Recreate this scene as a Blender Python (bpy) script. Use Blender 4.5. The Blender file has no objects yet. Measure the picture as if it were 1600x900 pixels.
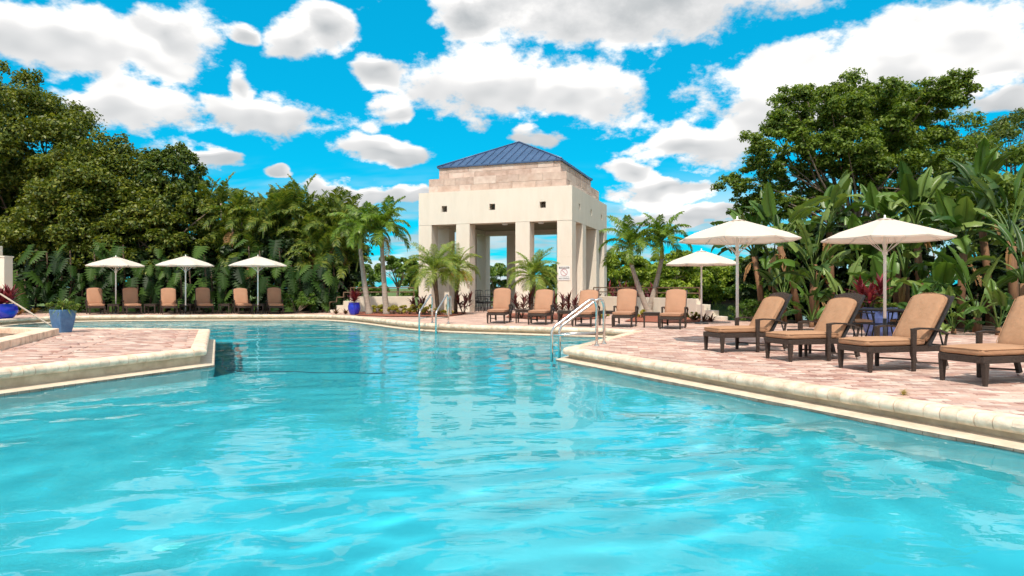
import bpy, bmesh, math, random
import numpy as np
from mathutils import Vector, Matrix
from math import radians as rad, sin, cos, pi, atan2, sqrt

random.seed(7)
RNG = np.random.default_rng(11)
S = bpy.context.scene
COL = S.collection

# ------------------------------------------------------------------ camera
CH = 1.2            # eye height above the deck
F = 1035.0          # focal length in photo pixels (1600 wide)
HY = 449.0          # horizon row
cam_d = bpy.data.cameras.new('camera')
cam_d.sensor_width = 36.0
cam_d.lens = 36.0 * F / 1600.0
cam_d.shift_y = -(450.0 - HY) / 1600.0
cam_d.clip_start = 0.05
cam_d.clip_end = 3000
cam = bpy.data.objects.new('camera', cam_d)
cam.location = (0, 0, CH)
cam.rotation_euler = (pi / 2, 0, 0)
COL.objects.link(cam)
S.camera = cam

# ------------------------------------------------------------------ sun + sky
SUN_EL, SUN_AZ = rad(58), rad(-172)      # azimuth measured from +Y towards +X (behind the viewer, to the left)
sun_dir = Vector((sin(SUN_AZ) * cos(SUN_EL), cos(SUN_AZ) * cos(SUN_EL), sin(SUN_EL)))
sd = bpy.data.lights.new('sun', 'SUN')
sd.energy = 4.5
sd.angle = rad(0.9)
sd.color = (1.0, 0.90, 0.77)
so = bpy.data.objects.new('sun', sd)
so.rotation_euler = (-sun_dir).to_track_quat('-Z', 'Y').to_euler()
so.location = (-20, -20, 40)
COL.objects.link(so)
S.view_settings.view_transform = 'Standard'
S.view_settings.look = 'None'
S.view_settings.exposure = 0.0
S.view_settings.gamma = 1.0
S.view_settings.use_curve_mapping = False
S.cycles.max_bounces = 7
S.cycles.diffuse_bounces = 2
S.cycles.use_light_tree = False
S.cycles.glossy_bounces = 3
S.cycles.transmission_bounces = 4
S.cycles.transparent_max_bounces = 10
S.cycles.sample_clamp_indirect = 6.0
S.cycles.caustics_reflective = False
S.cycles.caustics_refractive = True      # sky light reaches the pool floor through the refracting surface
S.cycles.use_adaptive_sampling = True
S.cycles.adaptive_threshold = 0.03
S.cycles.use_denoising = True

# clouds seen in the photograph: (column, row, half width, half height) turned into sky directions
CLOUDS = [
    (110, 62, 225, 66), (268, 48, 84, 60), (466, 62, 56, 46), (502, 40, 54, 50), (385, 48, 34, 20),
    (212, 168, 98, 56), (425, 182, 122, 42), (376, 138, 30, 34),
    (598, 236, 98, 28), (435, 269, 28, 13), (318, 240, 46, 24), (570, 303, 120, 24),
    (770, 128, 190, 64), (600, 112, 62, 30), (905, 142, 128, 68), (602, 172, 40, 34),
    (1010, 4, 400, 70), (730, 22, 84, 50),
    (1240, 145, 190, 90), (1440, 95, 220, 100),
    (1075, 232, 145, 36), (1035, 300, 110, 34), (845, 219, 50, 17), (1560, 150, 50, 26), (1070, 335, 130, 26), (985, 266, 62, 24), (640, 306, 64, 20),
]
SKYBLUE = (0.015, 1.42, 1.50)
SKYSTR = 0.10

def build_world():
    w = bpy.data.worlds.new('World')
    S.world = w
    w.use_nodes = True
    nt = w.node_tree
    nt.nodes.clear()
    N, L = nt.nodes.new, nt.links.new
    def math_(op, a, b=None, c=None, clamp=False):
        n = N('ShaderNodeMath'); n.operation = op; n.use_clamp = clamp
        for i, v in enumerate((a, b, c)):
            if v is None: continue
            if isinstance(v, (int, float)): n.inputs[i].default_value = v
            else: L(v, n.inputs[i])
        return n.outputs[0]
    def mrange(v, a, b, c, d, smooth=True):
        n = N('ShaderNodeMapRange'); n.interpolation_type = 'SMOOTHSTEP' if smooth else 'LINEAR'
        L(v, n.inputs['Value'])
        for k, x in zip(('From Min', 'From Max', 'To Min', 'To Max'), (a, b, c, d)): n.inputs[k].default_value = x
        return n.outputs[0]
    def mixc(f, a, b, mode='MIX'):
        n = N('ShaderNodeMix'); n.data_type = 'RGBA'; n.blend_type = mode
        for k, v in ((0, f), (6, a), (7, b)):
            if isinstance(v, (int, float)): n.inputs[k].default_value = v
            elif isinstance(v, tuple): n.inputs[k].default_value = (*v, 1)
            else: L(v, n.inputs[k])
        return n.outputs[2]
    geo = N('ShaderNodeTexCoord').outputs['Generated']
    sep = N('ShaderNodeSeparateXYZ'); L(geo, sep.inputs[0])
    x, y, z = sep.outputs
    az = math_('ARCTAN2', x, y)
    el = math_('ARCSINE', z)
    cmb = N('ShaderNodeCombineXYZ'); L(az, cmb.inputs[0]); L(el, cmb.inputs[1])
    ae = cmb.outputs[0]
    # cloud-layer coordinates: flatter and finer towards the horizon
    inv = math_('DIVIDE', 1.0, math_('ADD', math_('ABSOLUTE', z), .42))
    lay = N('ShaderNodeVectorMath'); lay.operation = 'SCALE'; L(geo, lay.inputs[0]); L(inv, lay.inputs['Scale'])
    lay = lay.outputs[0]
    def noise(vec, scale, detail, rough, off=(0, 0, 0), sc=(1, 1, 1)):
        n = N('ShaderNodeTexNoise'); n.noise_dimensions = '2D'; n.inputs['Scale'].default_value = scale; n.inputs['Detail'].default_value = detail
        n.inputs['Roughness'].default_value = rough
        if off != (0, 0, 0) or sc != (1, 1, 1):
            m = N('ShaderNodeVectorMath'); m.operation = 'MULTIPLY_ADD'; L(vec, m.inputs[0]); m.inputs[2].default_value = off; m.inputs[1].default_value = sc; vec = m.outputs[0]
        L(vec, n.inputs['Vector'])
        return n
    # domain warp so that the placed clouds lose their ellipse outline
    wn = noise(lay, 5.5, 2, 0.6)
    vm = N('ShaderNodeVectorMath'); vm.operation = 'SUBTRACT'; L(wn.outputs['Color'], vm.inputs[0]); vm.inputs[1].default_value = (.5, .5, .5)
    vs = N('ShaderNodeVectorMath'); vs.operation = 'MULTIPLY_ADD'; L(vm.outputs[0], vs.inputs[0]); vs.inputs[1].default_value = (.09, .05, 0); L(ae, vs.inputs[2])
    wae = vs.outputs[0]
    def field(vec, lst):
        q = None
        for (px, py, rx, ry) in lst:
            a = atan2(px - 800, F); e = atan2(HY - py, sqrt(F * F + (px - 800) ** 2))
            sx, sy = F / rx / cos(a) * 1.12, F / ry / cos(a) * 1.16
            m = N('ShaderNodeVectorMath'); m.operation = 'MULTIPLY_ADD'; L(vec, m.inputs[0])
            m.inputs[1].default_value = (sx, sy, 0)
            m.inputs[2].default_value = (-a * sx, -e * sy, 0)
            ln = N('ShaderNodeVectorMath'); ln.operation = 'LENGTH'; L(m.outputs[0], ln.inputs[0])
            if q is None: q = ln.outputs['Value']
            else:
                n = N('ShaderNodeMath'); n.operation = 'SMOOTH_MIN'; L(q, n.inputs[0]); L(ln.outputs['Value'], n.inputs[1]); n.inputs[2].default_value = 0.12
                q = n.outputs[0]
        return q
    q = field(wae, CLOUDS)
    sh = N('ShaderNodeVectorMath'); sh.operation = 'ADD'; L(wae, sh.inputs[0]); sh.inputs[1].default_value = (.004, -.022, 0)
    q2 = field(sh.outputs[0], CLOUDS)
    placed = math_('MULTIPLY', math_('MAXIMUM', math_('SUBTRACT', 1.0, q), -0.9), 1.5)
    # the rest of the sky goes on with the same broken cumulus
    gen = noise(lay, 2.3, 2, 0.5, (3.1, 1.7, 0))
    gen = math_('MULTIPLY_ADD', gen.outputs['Fac'], 6.0, -2.3)
    aaz = math_('ABSOLUTE', az)
    mask = math_('MAXIMUM', mrange(aaz, .70, .82, 0, 1), mrange(el, .42, .54, 0, 1))
    mixf = N('ShaderNodeMix'); mixf.data_type = 'FLOAT'; L(mask, mixf.inputs[0]); L(placed, mixf.inputs[2]); L(gen, mixf.inputs[3])
    base = mixf.outputs[0]
    n1 = noise(lay, 8.5, 5.5, 0.62)
    n2 = noise(lay, 7.5, 2.2, 0.55, (-0.006, .06, 0))
    n3 = noise(lay, 7.5, 2.2, 0.55)
    f1 = math_('MULTIPLY_ADD', n1.outputs['Fac'], 2.5, -1.27)
    d1 = math_('ADD', base, f1)
    alpha = mrange(d1, -0.08, 0.48, 0, 1)
    # thin streaks low over the horizon
    st = noise(lay, 3.0, 3, 0.6, (0, 0, 0), (1, 3.2, 1))
    low = math_('MULTIPLY', mrange(el, .04, .19, 1, 0), mrange(st.outputs['Fac'], .36, .64, 0, .85))
    alpha = math_('MAXIMUM', alpha, low)
    relief = math_('SUBTRACT', n2.outputs['Fac'], n3.outputs['Fac'])
    thick = mrange(d1, 0.25, 1.5, 0, 1)
    shade = math_('MINIMUM', math_('MAXIMUM', math_('MULTIPLY', math_('SUBTRACT', q, q2), .42), -.30), .10)
    shade = math_('MULTIPLY', shade, math_('SUBTRACT', 1.0, mask))
    lum = math_('ADD', math_('MULTIPLY_ADD', relief, RELIEF, 0.96), shade)
    hi = mrange(el, .26, .42, 0.0, 0.28)
    lum = math_('SUBTRACT', lum, math_('MULTIPLY', thick, hi))
    lum = math_('MINIMUM', math_('MAXIMUM', lum, .5), 1.06)
    cr = N('ShaderNodeValToRGB'); L(lum, cr.inputs[0])
    cr.color_ramp.elements[0].position = .5; cr.color_ramp.elements[0].color = (.50, .53, .55, 1)
    cr.color_ramp.elements[1].position = 1.0; cr.color_ramp.elements[1].color = (1.16, 1.14, 1.11, 1)
    ce = cr.color_ramp.elements.new(.86); ce.color = (.86, .86, .86, 1)
    cl = N('ShaderNodeVectorMath'); cl.operation = 'SCALE'; L(cr.outputs[0], cl.inputs[0]); cl.inputs['Scale'].default_value = 1.0 / SKYSTR
    sky = N('ShaderNodeTexSky'); sky.sky_type = 'NISHITA'; sky.sun_disc = False
    sky.sun_elevation = SUN_EL; sky.sun_rotation = SUN_AZ
    sky.air_density = 1.0; sky.dust_density = 0.4; sky.ozone_density = 2.0
    blue = mixc(1.0, sky.outputs[0], SKYBLUE, 'MULTIPLY')
    blue = mixc(.5, blue, (.02, 5.3, 9.6))
    fin = mixc(alpha, blue, cl.outputs[0])
    bg = N('ShaderNodeBackground'); L(fin, bg.inputs[0]); bg.inputs[1].default_value = SKYSTR
    out = N('ShaderNodeOutputWorld'); L(bg.outputs[0], out.inputs[0])
    w.cycles.sampling_method = 'MANUAL'
    w.cycles.sample_map_resolution = 512
RELIEF = 0.45
build_world()

# ------------------------------------------------------------------ helpers
def G(px, py, z=0.0):
    """ground point under a photo pixel, for a surface at height z"""
    d = (CH - z) * F / (py - HY)
    return Vector(((px - 800) * d / F, d, z))

def XY(px, Y, z=0.0):
    return Vector(((px - 800) * Y / F, Y, z))

def tag(o, label=None, cat=None, group=None, kind=None):
    if label: o['label'] = label
    if cat: o['category'] = cat
    if group: o['group'] = group
    if kind: o['kind'] = kind
    return o

def link(o, parent=None):
    COL.objects.link(o)
    if parent is not None: o.parent = parent
    return o

def empty(name, loc=(0, 0, 0), rz=0.0):
    o = bpy.data.objects.new(name, None)
    o.location = loc; o.rotation_euler = (0, 0, rz)
    o.empty_display_size = 0.2
    return link(o)

def inst(name, me, parent=None, loc=(0, 0, 0), rot=(0, 0, 0), sc=(1, 1, 1)):
    o = bpy.data.objects.new(name, me)
    o.location = loc; o.rotation_euler = rot
    o.scale = (sc, sc, sc) if isinstance(sc, (int, float)) else sc
    return link(o, parent)

def np_mesh(name, V, Q, mat, smooth=False):
    V = np.asarray(V, dtype=np.float32).reshape(-1, 3); Q = np.asarray(Q, dtype=np.int32)
    k = Q.shape[1]
    me = bpy.data.meshes.new(name)
    me.vertices.add(len(V)); me.vertices.foreach_set('co', V.ravel())
    me.loops.add(Q.size); me.loops.foreach_set('vertex_index', Q.ravel())
    me.polygons.add(len(Q)); me.polygons.foreach_set('loop_start', np.arange(0, Q.size, k, dtype=np.int32))
    if smooth: me.polygons.foreach_set('use_smooth', np.ones(len(Q), dtype=bool))
    me.materials.append(mat)
    me.update(calc_edges=True)
    return me

class MB:
    def __init__(s): s.v = []; s.f = []; s.sm = []
    def add(s, vs, fs, smooth=False):
        b = len(s.v); s.v += [tuple(p) for p in vs]; s.f += [tuple(i + b for i in f) for f in fs]; s.sm += [smooth] * len(fs); return s
    def box(s, c, d, rz=0.0, taper=1.0, M=None):
        x, y, z = d[0] / 2, d[1] / 2, d[2] / 2
        P = [Vector((sx * x * (taper if sz < 0 else 1), sy * y * (taper if sz < 0 else 1), sz * z)) for sz in (-1, 1) for sy in (-1, 1) for sx in (-1, 1)]
        R = Matrix.Rotation(rz, 3, 'Z')
        P = [R @ p + Vector(c) for p in P]
        if M is not None: P = [M @ p for p in P]
        return s.add(P, [(0, 2, 3, 1), (4, 5, 7, 6), (0, 1, 5, 4), (2, 6, 7, 3), (0, 4, 6, 2), (1, 3, 7, 5)])
    def bar(s, a, b, w, h, up=(0, 0, 1)):
        a, b = Vector(a), Vector(b); t = (b - a).normalized(); up = Vector(up)
        sd_ = t.cross(up)
        if sd_.length < 1e-4: sd_ = t.cross(Vector((1, 0, 0)))
        sd_.normalize(); u = sd_.cross(t)
        P = [p + sd_ * (i * w / 2) + u * (j * h / 2) for p in (a, b) for j in (-1, 1) for i in (-1, 1)]
        return s.add(P, [(0, 2, 3, 1), (4, 5, 7, 6), (0, 1, 5, 4), (2, 6, 7, 3), (0, 4, 6, 2), (1, 3, 7, 5)])
    def tube(s, pts, r, n=8, caps=True):
        pts = [Vector(p) for p in pts]
        rr = r if isinstance(r, (list, tuple)) else [r] * len(pts)
        prev = None; rings = []
        for i, p in enumerate(pts):
            t = (pts[min(i + 1, len(pts) - 1)] - pts[max(i - 1, 0)]).normalized()
            if prev is None:
                a = Vector((0, 0, 1)) if abs(t.z) < .9 else Vector((1, 0, 0))
                u = t.cross(a).normalized()
            else:
                u = (prev - t * prev.dot(t)).normalized()
            prev = u; w = t.cross(u)
            rings.append([p + (u * cos(2 * pi * k / n) + w * sin(2 * pi * k / n)) * rr[i] for k in range(n)])
        V = [q for rg in rings for q in rg]
        Fc = [(i * n + k, i * n + (k + 1) % n, (i + 1) * n + (k + 1) % n, (i + 1) * n + k) for i in range(len(pts) - 1) for k in range(n)]
        s.add(V, Fc, True)
        if caps:
            b = len(s.v) - len(V)
            s.f.append(tuple(b + k for k in reversed(range(n)))); s.sm.append(False)
            s.f.append(tuple(b + (len(pts) - 1) * n + k for k in range(n))); s.sm.append(False)
        return s
    def lathe(s, prof, n=16, c=(0, 0, 0), smooth=True):
        V = [(c[0] + r * cos(2 * pi * k / n), c[1] + r * sin(2 * pi * k / n), c[2] + z) for (r, z) in prof for k in range(n)]
        Fc = [(i * n + k, i * n + (k + 1) % n, (i + 1) * n + (k + 1) % n, (i + 1) * n + k) for i in range(len(prof) - 1) for k in range(n)]
        return s.add(V, Fc, smooth)
    def prism(s, poly, z0, z1):
        n = len(poly)
        V = [(p[0], p[1], z0) for p in poly] + [(p[0], p[1], z1) for p in poly]
        return s.add(V, [tuple(reversed(range(n))), tuple(range(n, 2 * n))] + [(i, (i + 1) % n, n + (i + 1) % n, n + i) for i in range(n)])
    def mesh(s, name, mat):
        me = bpy.data.meshes.new(name)
        me.from_pydata(s.v, [], s.f)
        me.polygons.foreach_set('use_smooth', s.sm)
        me.materials.append(mat); me.update()
        return me
    def build(s, name, mat, parent=None, loc=(0, 0, 0), rot=(0, 0, 0), bevel=0.0, seg=2):
        o = inst(name, s.mesh(name, mat), parent, loc, rot)
        if bevel:
            b = o.modifiers.new('bevel', 'BEVEL'); b.width = bevel; b.segments = seg; b.limit_method = 'ANGLE'; b.angle_limit = rad(40)
        return o

def rounded_pad(L_, W, T, r=0.05, arc=0.0, nx=8, ny=6, puff=0.015):
    """cushion lying in XY (x 0..L_, y centred), rounded edges; 'arc' bows the far end"""
    bm = bmesh.new()
    bmesh.ops.create_cube(bm, size=1.0)
    bmesh.ops.subdivide_edges(bm, edges=bm.edges[:], cuts=7, use_grid_fill=True)
    for v in bm.verts:
        x, y, z = v.co.x * L_, v.co.y * W, v.co.z * T
        cx = max(-L_ / 2 + r, min(L_ / 2 - r, x)); cy = max(-W / 2 + r, min(W / 2 - r, y)); rz_ = T * 0.42; cz = max(-T / 2 + rz_, min(T / 2 - rz_, z))
        d = Vector(((x - cx) / r, (y - cy) / r, (z - cz) / rz_))
        if d.length > 1: d.normalize()
        x, y, z = cx + d.x * r, cy + d.y * r, cz + d.z * rz_
        u, w = 2 * x / L_, 2 * y / W
        if z > 0: z += puff * (1 - u * u) * (1 - w * w)
        if arc: x += arc * (1 - w * w) * max(0, u * .5 + .5)
        v.co = (x + L_ / 2, y, z + T / 2)
    me = bpy.data.meshes.new('pad')
    bm.to_mesh(me); bm.free()
    me.polygons.foreach_set('use_smooth', [True] * len(me.polygons))
    return me

# ------------------------------------------------------------------ materials
def new_mat(name):
    m = bpy.data.materials.new(name); m.use_nodes = True
    nt = m.node_tree
    b = nt.nodes['Principled BSDF']
    return m, nt, b

def pm(name, c1, c2=None, scale=8.0, rough=0.7, bump=0.0, bscale=None, metal=0.0, detail=5, stretch=(1, 1, 1), spec=0.4, contrast=(0.35, 0.65), c3=None, coords='Object'):
    m, nt, b = new_mat(name)
    N, L = nt.nodes.new, nt.links.new
    b.inputs['Roughness'].default_value = rough; b.inputs['Metallic'].default_value = metal
    b.inputs['Specular IOR Level'].default_value = spec
    b.inputs['Base Color'].default_value = (*c1, 1)
    tc = N('ShaderNodeTexCoord')
    mp = N('ShaderNodeMapping'); L(tc.outputs[coords], mp.inputs[0]); mp.inputs['Scale'].default_value = stretch
    if c2:
        n = N('ShaderNodeTexNoise'); n.inputs['Scale'].default_value = scale; n.inputs['Detail'].default_value = detail; n.inputs['Roughness'].default_value = .6
        L(mp.outputs[0], n.inputs['Vector'])
        r = N('ShaderNodeValToRGB'); L(n.outputs['Fac'], r.inputs[0])
        r.color_ramp.elements[0].position, r.color_ramp.elements[1].position = contrast
        r.color_ramp.elements[0].color = (*c1, 1); r.color_ramp.elements[1].color = (*c2, 1)
        if c3:
            e = r.color_ramp.elements.new(.5 * (contrast[0] + contrast[1])); e.color = (*c3, 1)
        L(r.outputs[0], b.inputs['Base Color'])
    if bump:
        n2 = N('ShaderNodeTexNoise'); n2.inputs['Scale'].default_value = bscale or scale * 4; n2.inputs['Detail'].default_value = 4
        L(mp.outputs[0], n2.inputs['Vector'])
        bp = N('ShaderNodeBump'); bp.inputs['Strength'].default_value = bump; bp.inputs['Distance'].default_value = .02
        L(n2.outputs['Fac'], bp.inputs['Height']); L(bp.outputs[0], b.inputs['Normal'])
    return m

def leaf_mat(name, cols, trans=0.25, rough=0.45, island=True, spec=.35):
    m, nt, b = new_mat(name)
    N, L = nt.nodes.new, nt.links.new
    g = N('ShaderNodeNewGeometry'); oi = N('ShaderNodeObjectInfo')
    ad = N('ShaderNodeMath'); ad.operation = 'ADD'; L(oi.outputs['Random'], ad.inputs[1])
    if island: L(g.outputs['Random Per Island'], ad.inputs[0])
    fr = N('ShaderNodeMath'); fr.operation = 'FRACT'; L(ad.outputs[0], fr.inputs[0])
    r = N('ShaderNodeValToRGB'); L(fr.outputs[0], r.inputs[0])
    els = r.color_ramp.elements
    while len(els) < len(cols): els.new(.5)
    for i, c in enumerate(cols):
        els[i].position = i / max(1, len(cols) - 1); els[i].color = (*c, 1)
    L(r.outputs[0], b.inputs['Base Color'])
    b.inputs['Roughness'].default_value = rough; b.inputs['Specular IOR Level'].default_value = spec
    t = N('ShaderNodeBsdfTranslucent')
    br = N('ShaderNodeVectorMath'); br.operation = 'MULTIPLY'; L(r.outputs[0], br.inputs[0]); br.inputs[1].default_value = (1.5, 1.5, .7)
    L(br.outputs[0], t.inputs[0])
    mx = N('ShaderNodeMixShader'); mx.inputs[0].default_value = trans
    L(b.outputs[0], mx.inputs[1]); L(t.outputs[0], mx.inputs[2])
    L(mx.outputs[0], nt.nodes['Material Output'].inputs[0])
    return m

def mat_paver(name):
    m, nt, b = new_mat(name)
    N, L = nt.nodes.new, nt.links.new
    g = N('ShaderNodeNewGeometry'); oi = N('ShaderNodeObjectInfo')
    ad = N('ShaderNodeMath'); ad.operation = 'ADD'; L(g.outputs['Random Per Island'], ad.inputs[0]); L(oi.outputs['Random'], ad.inputs[1])
    fr = N('ShaderNodeMath'); fr.operation = 'FRACT'; L(ad.outputs[0], fr.inputs[0])
    r = N('ShaderNodeValToRGB'); L(fr.outputs[0], r.inputs[0])
    cs = [(.33, .17, .135), (.52, .325, .265), (.62, .44, .36), (.45, .255, .20), (.72, .58, .49), (.40, .23, .20)]
    els = r.color_ramp.elements; els.new(.2); els.new(.4); els.new(.6); els.new(.8)
    for i, c in enumerate(cs): els[i].position = i / 5; els[i].color = (*c, 1)
    n = N('ShaderNodeTexNoise'); n.inputs['Scale'].default_value = 1.3; n.inputs['Detail'].default_value = 6; L(g.outputs['Position'], n.inputs['Vector'])
    n3 = N('ShaderNodeTexNoise'); n3.inputs['Scale'].default_value = 60; n3.inputs['Detail'].default_value = 3; L(g.outputs['Position'], n3.inputs['Vector'])
    mr = N('ShaderNodeMapRange'); L(n.outputs['Fac'], mr.inputs[0]); mr.inputs[1].default_value = .3; mr.inputs[2].default_value = .7; mr.inputs[3].default_value = .80; mr.inputs[4].default_value = 1.16
    mr3 = N('ShaderNodeMapRange'); L(n3.outputs['Fac'], mr3.inputs[0]); mr3.inputs[1].default_value = .3; mr3.inputs[2].default_value = .7; mr3.inputs[3].default_value = .86; mr3.inputs[4].default_value = 1.12
    mu = N('ShaderNodeMath'); mu.operation = 'MULTIPLY'; L(mr.outputs[0], mu.inputs[0]); L(mr3.outputs[0], mu.inputs[1])
    v = N('ShaderNodeVectorMath'); v.operation = 'SCALE'; L(r.outputs[0], v.inputs[0]); L(mu.outputs[0], v.inputs['Scale'])
    L(v.outputs[0], b.inputs['Base Color']); b.inputs['Roughness'].default_value = .8
    bp = N('ShaderNodeBump'); bp.inputs['Strength'].default_value = .3; bp.inputs['Distance'].default_value = .004; L(n3.outputs['Fac'], bp.inputs['Height']); L(bp.outputs[0], b.inputs['Normal'])
    return m

def mat_brick_far(name):
    m, nt, b = new_mat(name)
    N, L = nt.nodes.new, nt.links.new
    g = N('ShaderNodeNewGeometry')
    mp = N('ShaderNodeMapping'); L(g.outputs['Position'], mp.inputs[0]); mp.inputs['Rotation'].default_value = (0, 0, rad(-14))
    bt = N('ShaderNodeTexBrick'); L(mp.outputs[0], bt.inputs[0])
    bt.inputs['Scale'].default_value = 1.0; bt.inputs['Brick Width'].default_value = .23; bt.inputs['Row Height'].default_value = .115; bt.inputs['Mortar Size'].default_value = .006
    bt.inputs['Color1'].default_value = (.52, .30, .23, 1); bt.inputs['Color2'].default_value = (.68, .49, .41, 1); bt.inputs['Mortar'].default_value = (.40, .30, .25, 1)
    n = N('ShaderNodeTexNoise'); n.inputs['Scale'].default_value = .9; n.inputs['Detail'].default_value = 6; L(g.outputs['Position'], n.inputs['Vector'])
    mr = N('ShaderNodeMapRange'); L(n.outputs['Fac'], mr.inputs[0]); mr.inputs[1].default_value = .3; mr.inputs[2].default_value = .7; mr.inputs[3].default_value = .82; mr.inputs[4].default_value = 1.15
    v = N('ShaderNodeVectorMath'); v.operation = 'SCALE'; L(bt.outputs[0], v.inputs[0]); L(mr.outputs[0], v.inputs['Scale'])
    L(v.outputs[0], b.inputs['Base Color']); b.inputs['Roughness'].default_value = .85
    return m

def mat_coping():
    m, nt, b = new_mat('coping_stone')
    N, L = nt.nodes.new, nt.links.new
    g = N('ShaderNodeNewGeometry'); oi = N('ShaderNodeObjectInfo')
    n = N('ShaderNodeTexNoise'); n.inputs['Scale'].default_value = 5; n.inputs['Detail'].default_value = 7; n.inputs['Roughness'].default_value = .65; L(g.outputs['Position'], n.inputs['Vector'])
    r = N('ShaderNodeValToRGB'); L(n.outputs['Fac'], r.inputs[0])
    r.color_ramp.elements[0].position = .30; r.color_ramp.elements[0].color = (.58, .41, .28, 1)
    r.color_ramp.elements[1].position = .56; r.color_ramp.elements[1].color = (.93, .71, .54, 1)
    ad = N('ShaderNodeMath'); ad.operation = 'ADD'; L(g.outputs['Random Per Island'], ad.inputs[0]); L(oi.outputs['Random'], ad.inputs[1])
    fr = N('ShaderNodeMath'); fr.operation = 'FRACT'; L(ad.outputs[0], fr.inputs[0])
    mr = N('ShaderNodeMapRange'); L(fr.outputs[0], mr.inputs[0]); mr.inputs[3].default_value = .84; mr.inputs[4].default_value = 1.06
    v = N('ShaderNodeVectorMath'); v.operation = 'SCALE'; L(r.outputs[0], v.inputs[0]); L(mr.outputs[0], v.inputs['Scale'])
    L(v.outputs[0], b.inputs['Base Color']); b.inputs['Roughness'].default_value = .75
    bp = N('ShaderNodeBump'); bp.inputs['Strength'].default_value = .4; bp.inputs['Distance'].default_value = .01
    n2 = N('ShaderNodeTexNoise'); n2.inputs['Scale'].default_value = 45; n2.inputs['Detail'].default_value = 4; L(g.outputs['Position'], n2.inputs['Vector'])
    L(n2.outputs['Fac'], bp.inputs['Height']); L(bp.outputs[0], b.inputs['Normal'])
    return m

def mat_water():
    m = bpy.data.materials.new('pool_water'); m.use_nodes = True
    nt = m.node_tree; nt.nodes.clear()
    N, L = nt.nodes.new, nt.links.new
    g = N('ShaderNodeNewGeometry')
    mp = N('ShaderNodeMapping'); L(g.outputs['Position'], mp.inputs[0]); mp.inputs['Scale'].default_value = (.8, 1.25, 1)
    n = N('ShaderNodeTexNoise'); n.inputs['Scale'].default_value = 5.0; n.inputs['Detail'].default_value = 1.5; n.inputs['Distortion'].default_value = .4; L(mp.outputs[0], n.inputs['Vector'])
    bp = N('ShaderNodeBump'); bp.inputs['Strength'].default_value = 1.0; bp.inputs['Distance'].default_value = .0035; L(n.outputs['Fac'], bp.inputs['Height'])
    fr = N('ShaderNodeFresnel'); fr.inputs[0].default_value = 1.333; L(bp.outputs[0], fr.inputs['Normal'])
    t = N('ShaderNodeBsdfRefraction'); t.inputs['IOR'].default_value = 1.333; t.inputs['Roughness'].default_value = 0; t.inputs[0].default_value = (.30, .885, .955, 1); L(bp.outputs[0], t.inputs['Normal'])
    gl = N('ShaderNodeBsdfGlossy'); gl.inputs['Roughness'].default_value = 0.0; L(bp.outputs[0], gl.inputs['Normal'])
    mx = N('ShaderNodeMixShader'); L(fr.outputs[0], mx.inputs[0]); L(t.outputs[0], mx.inputs[1]); L(gl.outputs[0], mx.inputs[2])
    o = N('ShaderNodeOutputMaterial'); L(mx.outputs[0], o.inputs['Surface'])
    return m

def mat_lake():
    m, nt, b = new_mat('lake_water')
    N, L = nt.nodes.new, nt.links.new
    b.inputs['Base Color'].default_value = (.02, .04, .025, 1); b.inputs['Roughness'].default_value = .06
    g = N('ShaderNodeNewGeometry'); n = N('ShaderNodeTexNoise'); n.inputs['Scale'].default_value = 1.2; n.inputs['Detail'].default_value = 3; L(g.outputs['Position'], n.inputs['Vector'])
    bp = N('ShaderNodeBump'); bp.inputs['Strength'].default_value = .2; bp.inputs['Distance'].default_value = .02; L(n.outputs['Fac'], bp.inputs['Height']); L(bp.outputs[0], b.inputs['Normal'])
    return m

def mat_canopy():
    m, nt, b = new_mat('canopy_fabric')
    N, L = nt.nodes.new, nt.links.new
    b.inputs['Base Color'].default_value = (.80, .74, .66, 1); b.inputs['Roughness'].default_value = .9; b.inputs['Specular IOR Level'].default_value = .1
    t = N('ShaderNodeBsdfTranslucent'); t.inputs[0].default_value = (.80, .62, .50, 1)
    mx = N('ShaderNodeMixShader'); mx.inputs[0].default_value = .28
    L(b.outputs[0], mx.inputs[1]); L(t.outputs[0], mx.inputs[2]); L(mx.outputs[0], nt.nodes['Material Output'].inputs[0])
    return m

M = {}
M['paver'] = mat_paver('brick_paver')
M['brick_far'] = mat_brick_far('paver_field')
M['coping'] = mat_coping()
M['cream_wall'] = pm('cream_pool_wall', (.56, .43, .29), (.76, .62, .45), 4, .8, .2, 40)
M['ledge'] = pm('pool_ledge', (.60, .50, .38), (.74, .64, .50), 5, .7, .15, 40)
M['dark_tile'] = pm('waterline_tile', (.20, .15, .11), (.34, .27, .21), 6, .4)
M['plaster'] = pm('pool_plaster', (.40, .575, .645), (.46, .625, .695), 1.5, .8)
M['lit_wall_plaster'] = pm('pool_wall_plaster_lit', (.74, .84, .86), (.80, .88, .90), 1.5, .8)  # paler than the floor plaster: light scattered under water is put into the colour
M['water'] = mat_water()
M['lake'] = mat_lake()
M['soil'] = pm('bed_soil', (.035, .025, .018), (.08, .055, .035), 3, .95, .5, 20)
M['mulch'] = pm('red_mulch', (.25, .07, .04), (.38, .13, .08), 14, .95, .6, 40)
M['grass'] = pm('bank_grass', (.06, .11, .02), (.13, .19, .04), .6, .95, .3, 6)
M['stucco'] = pm('cream_stucco', (.74, .66, .56), (.81, .73, .63), 2.2, .9, .25, 55, stretch=(1, 1, .22), contrast=(.25, .6))
M['stucco2'] = pm('terrace_wall_stucco', (.78, .69, .57), (.85, .77, .65), 1.0, .9, .25, 55)
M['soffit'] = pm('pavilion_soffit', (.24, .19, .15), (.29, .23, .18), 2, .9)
M['hole'] = pm('dark_opening', (.10, .08, .06), (.14, .11, .09), 3, .9)
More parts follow.
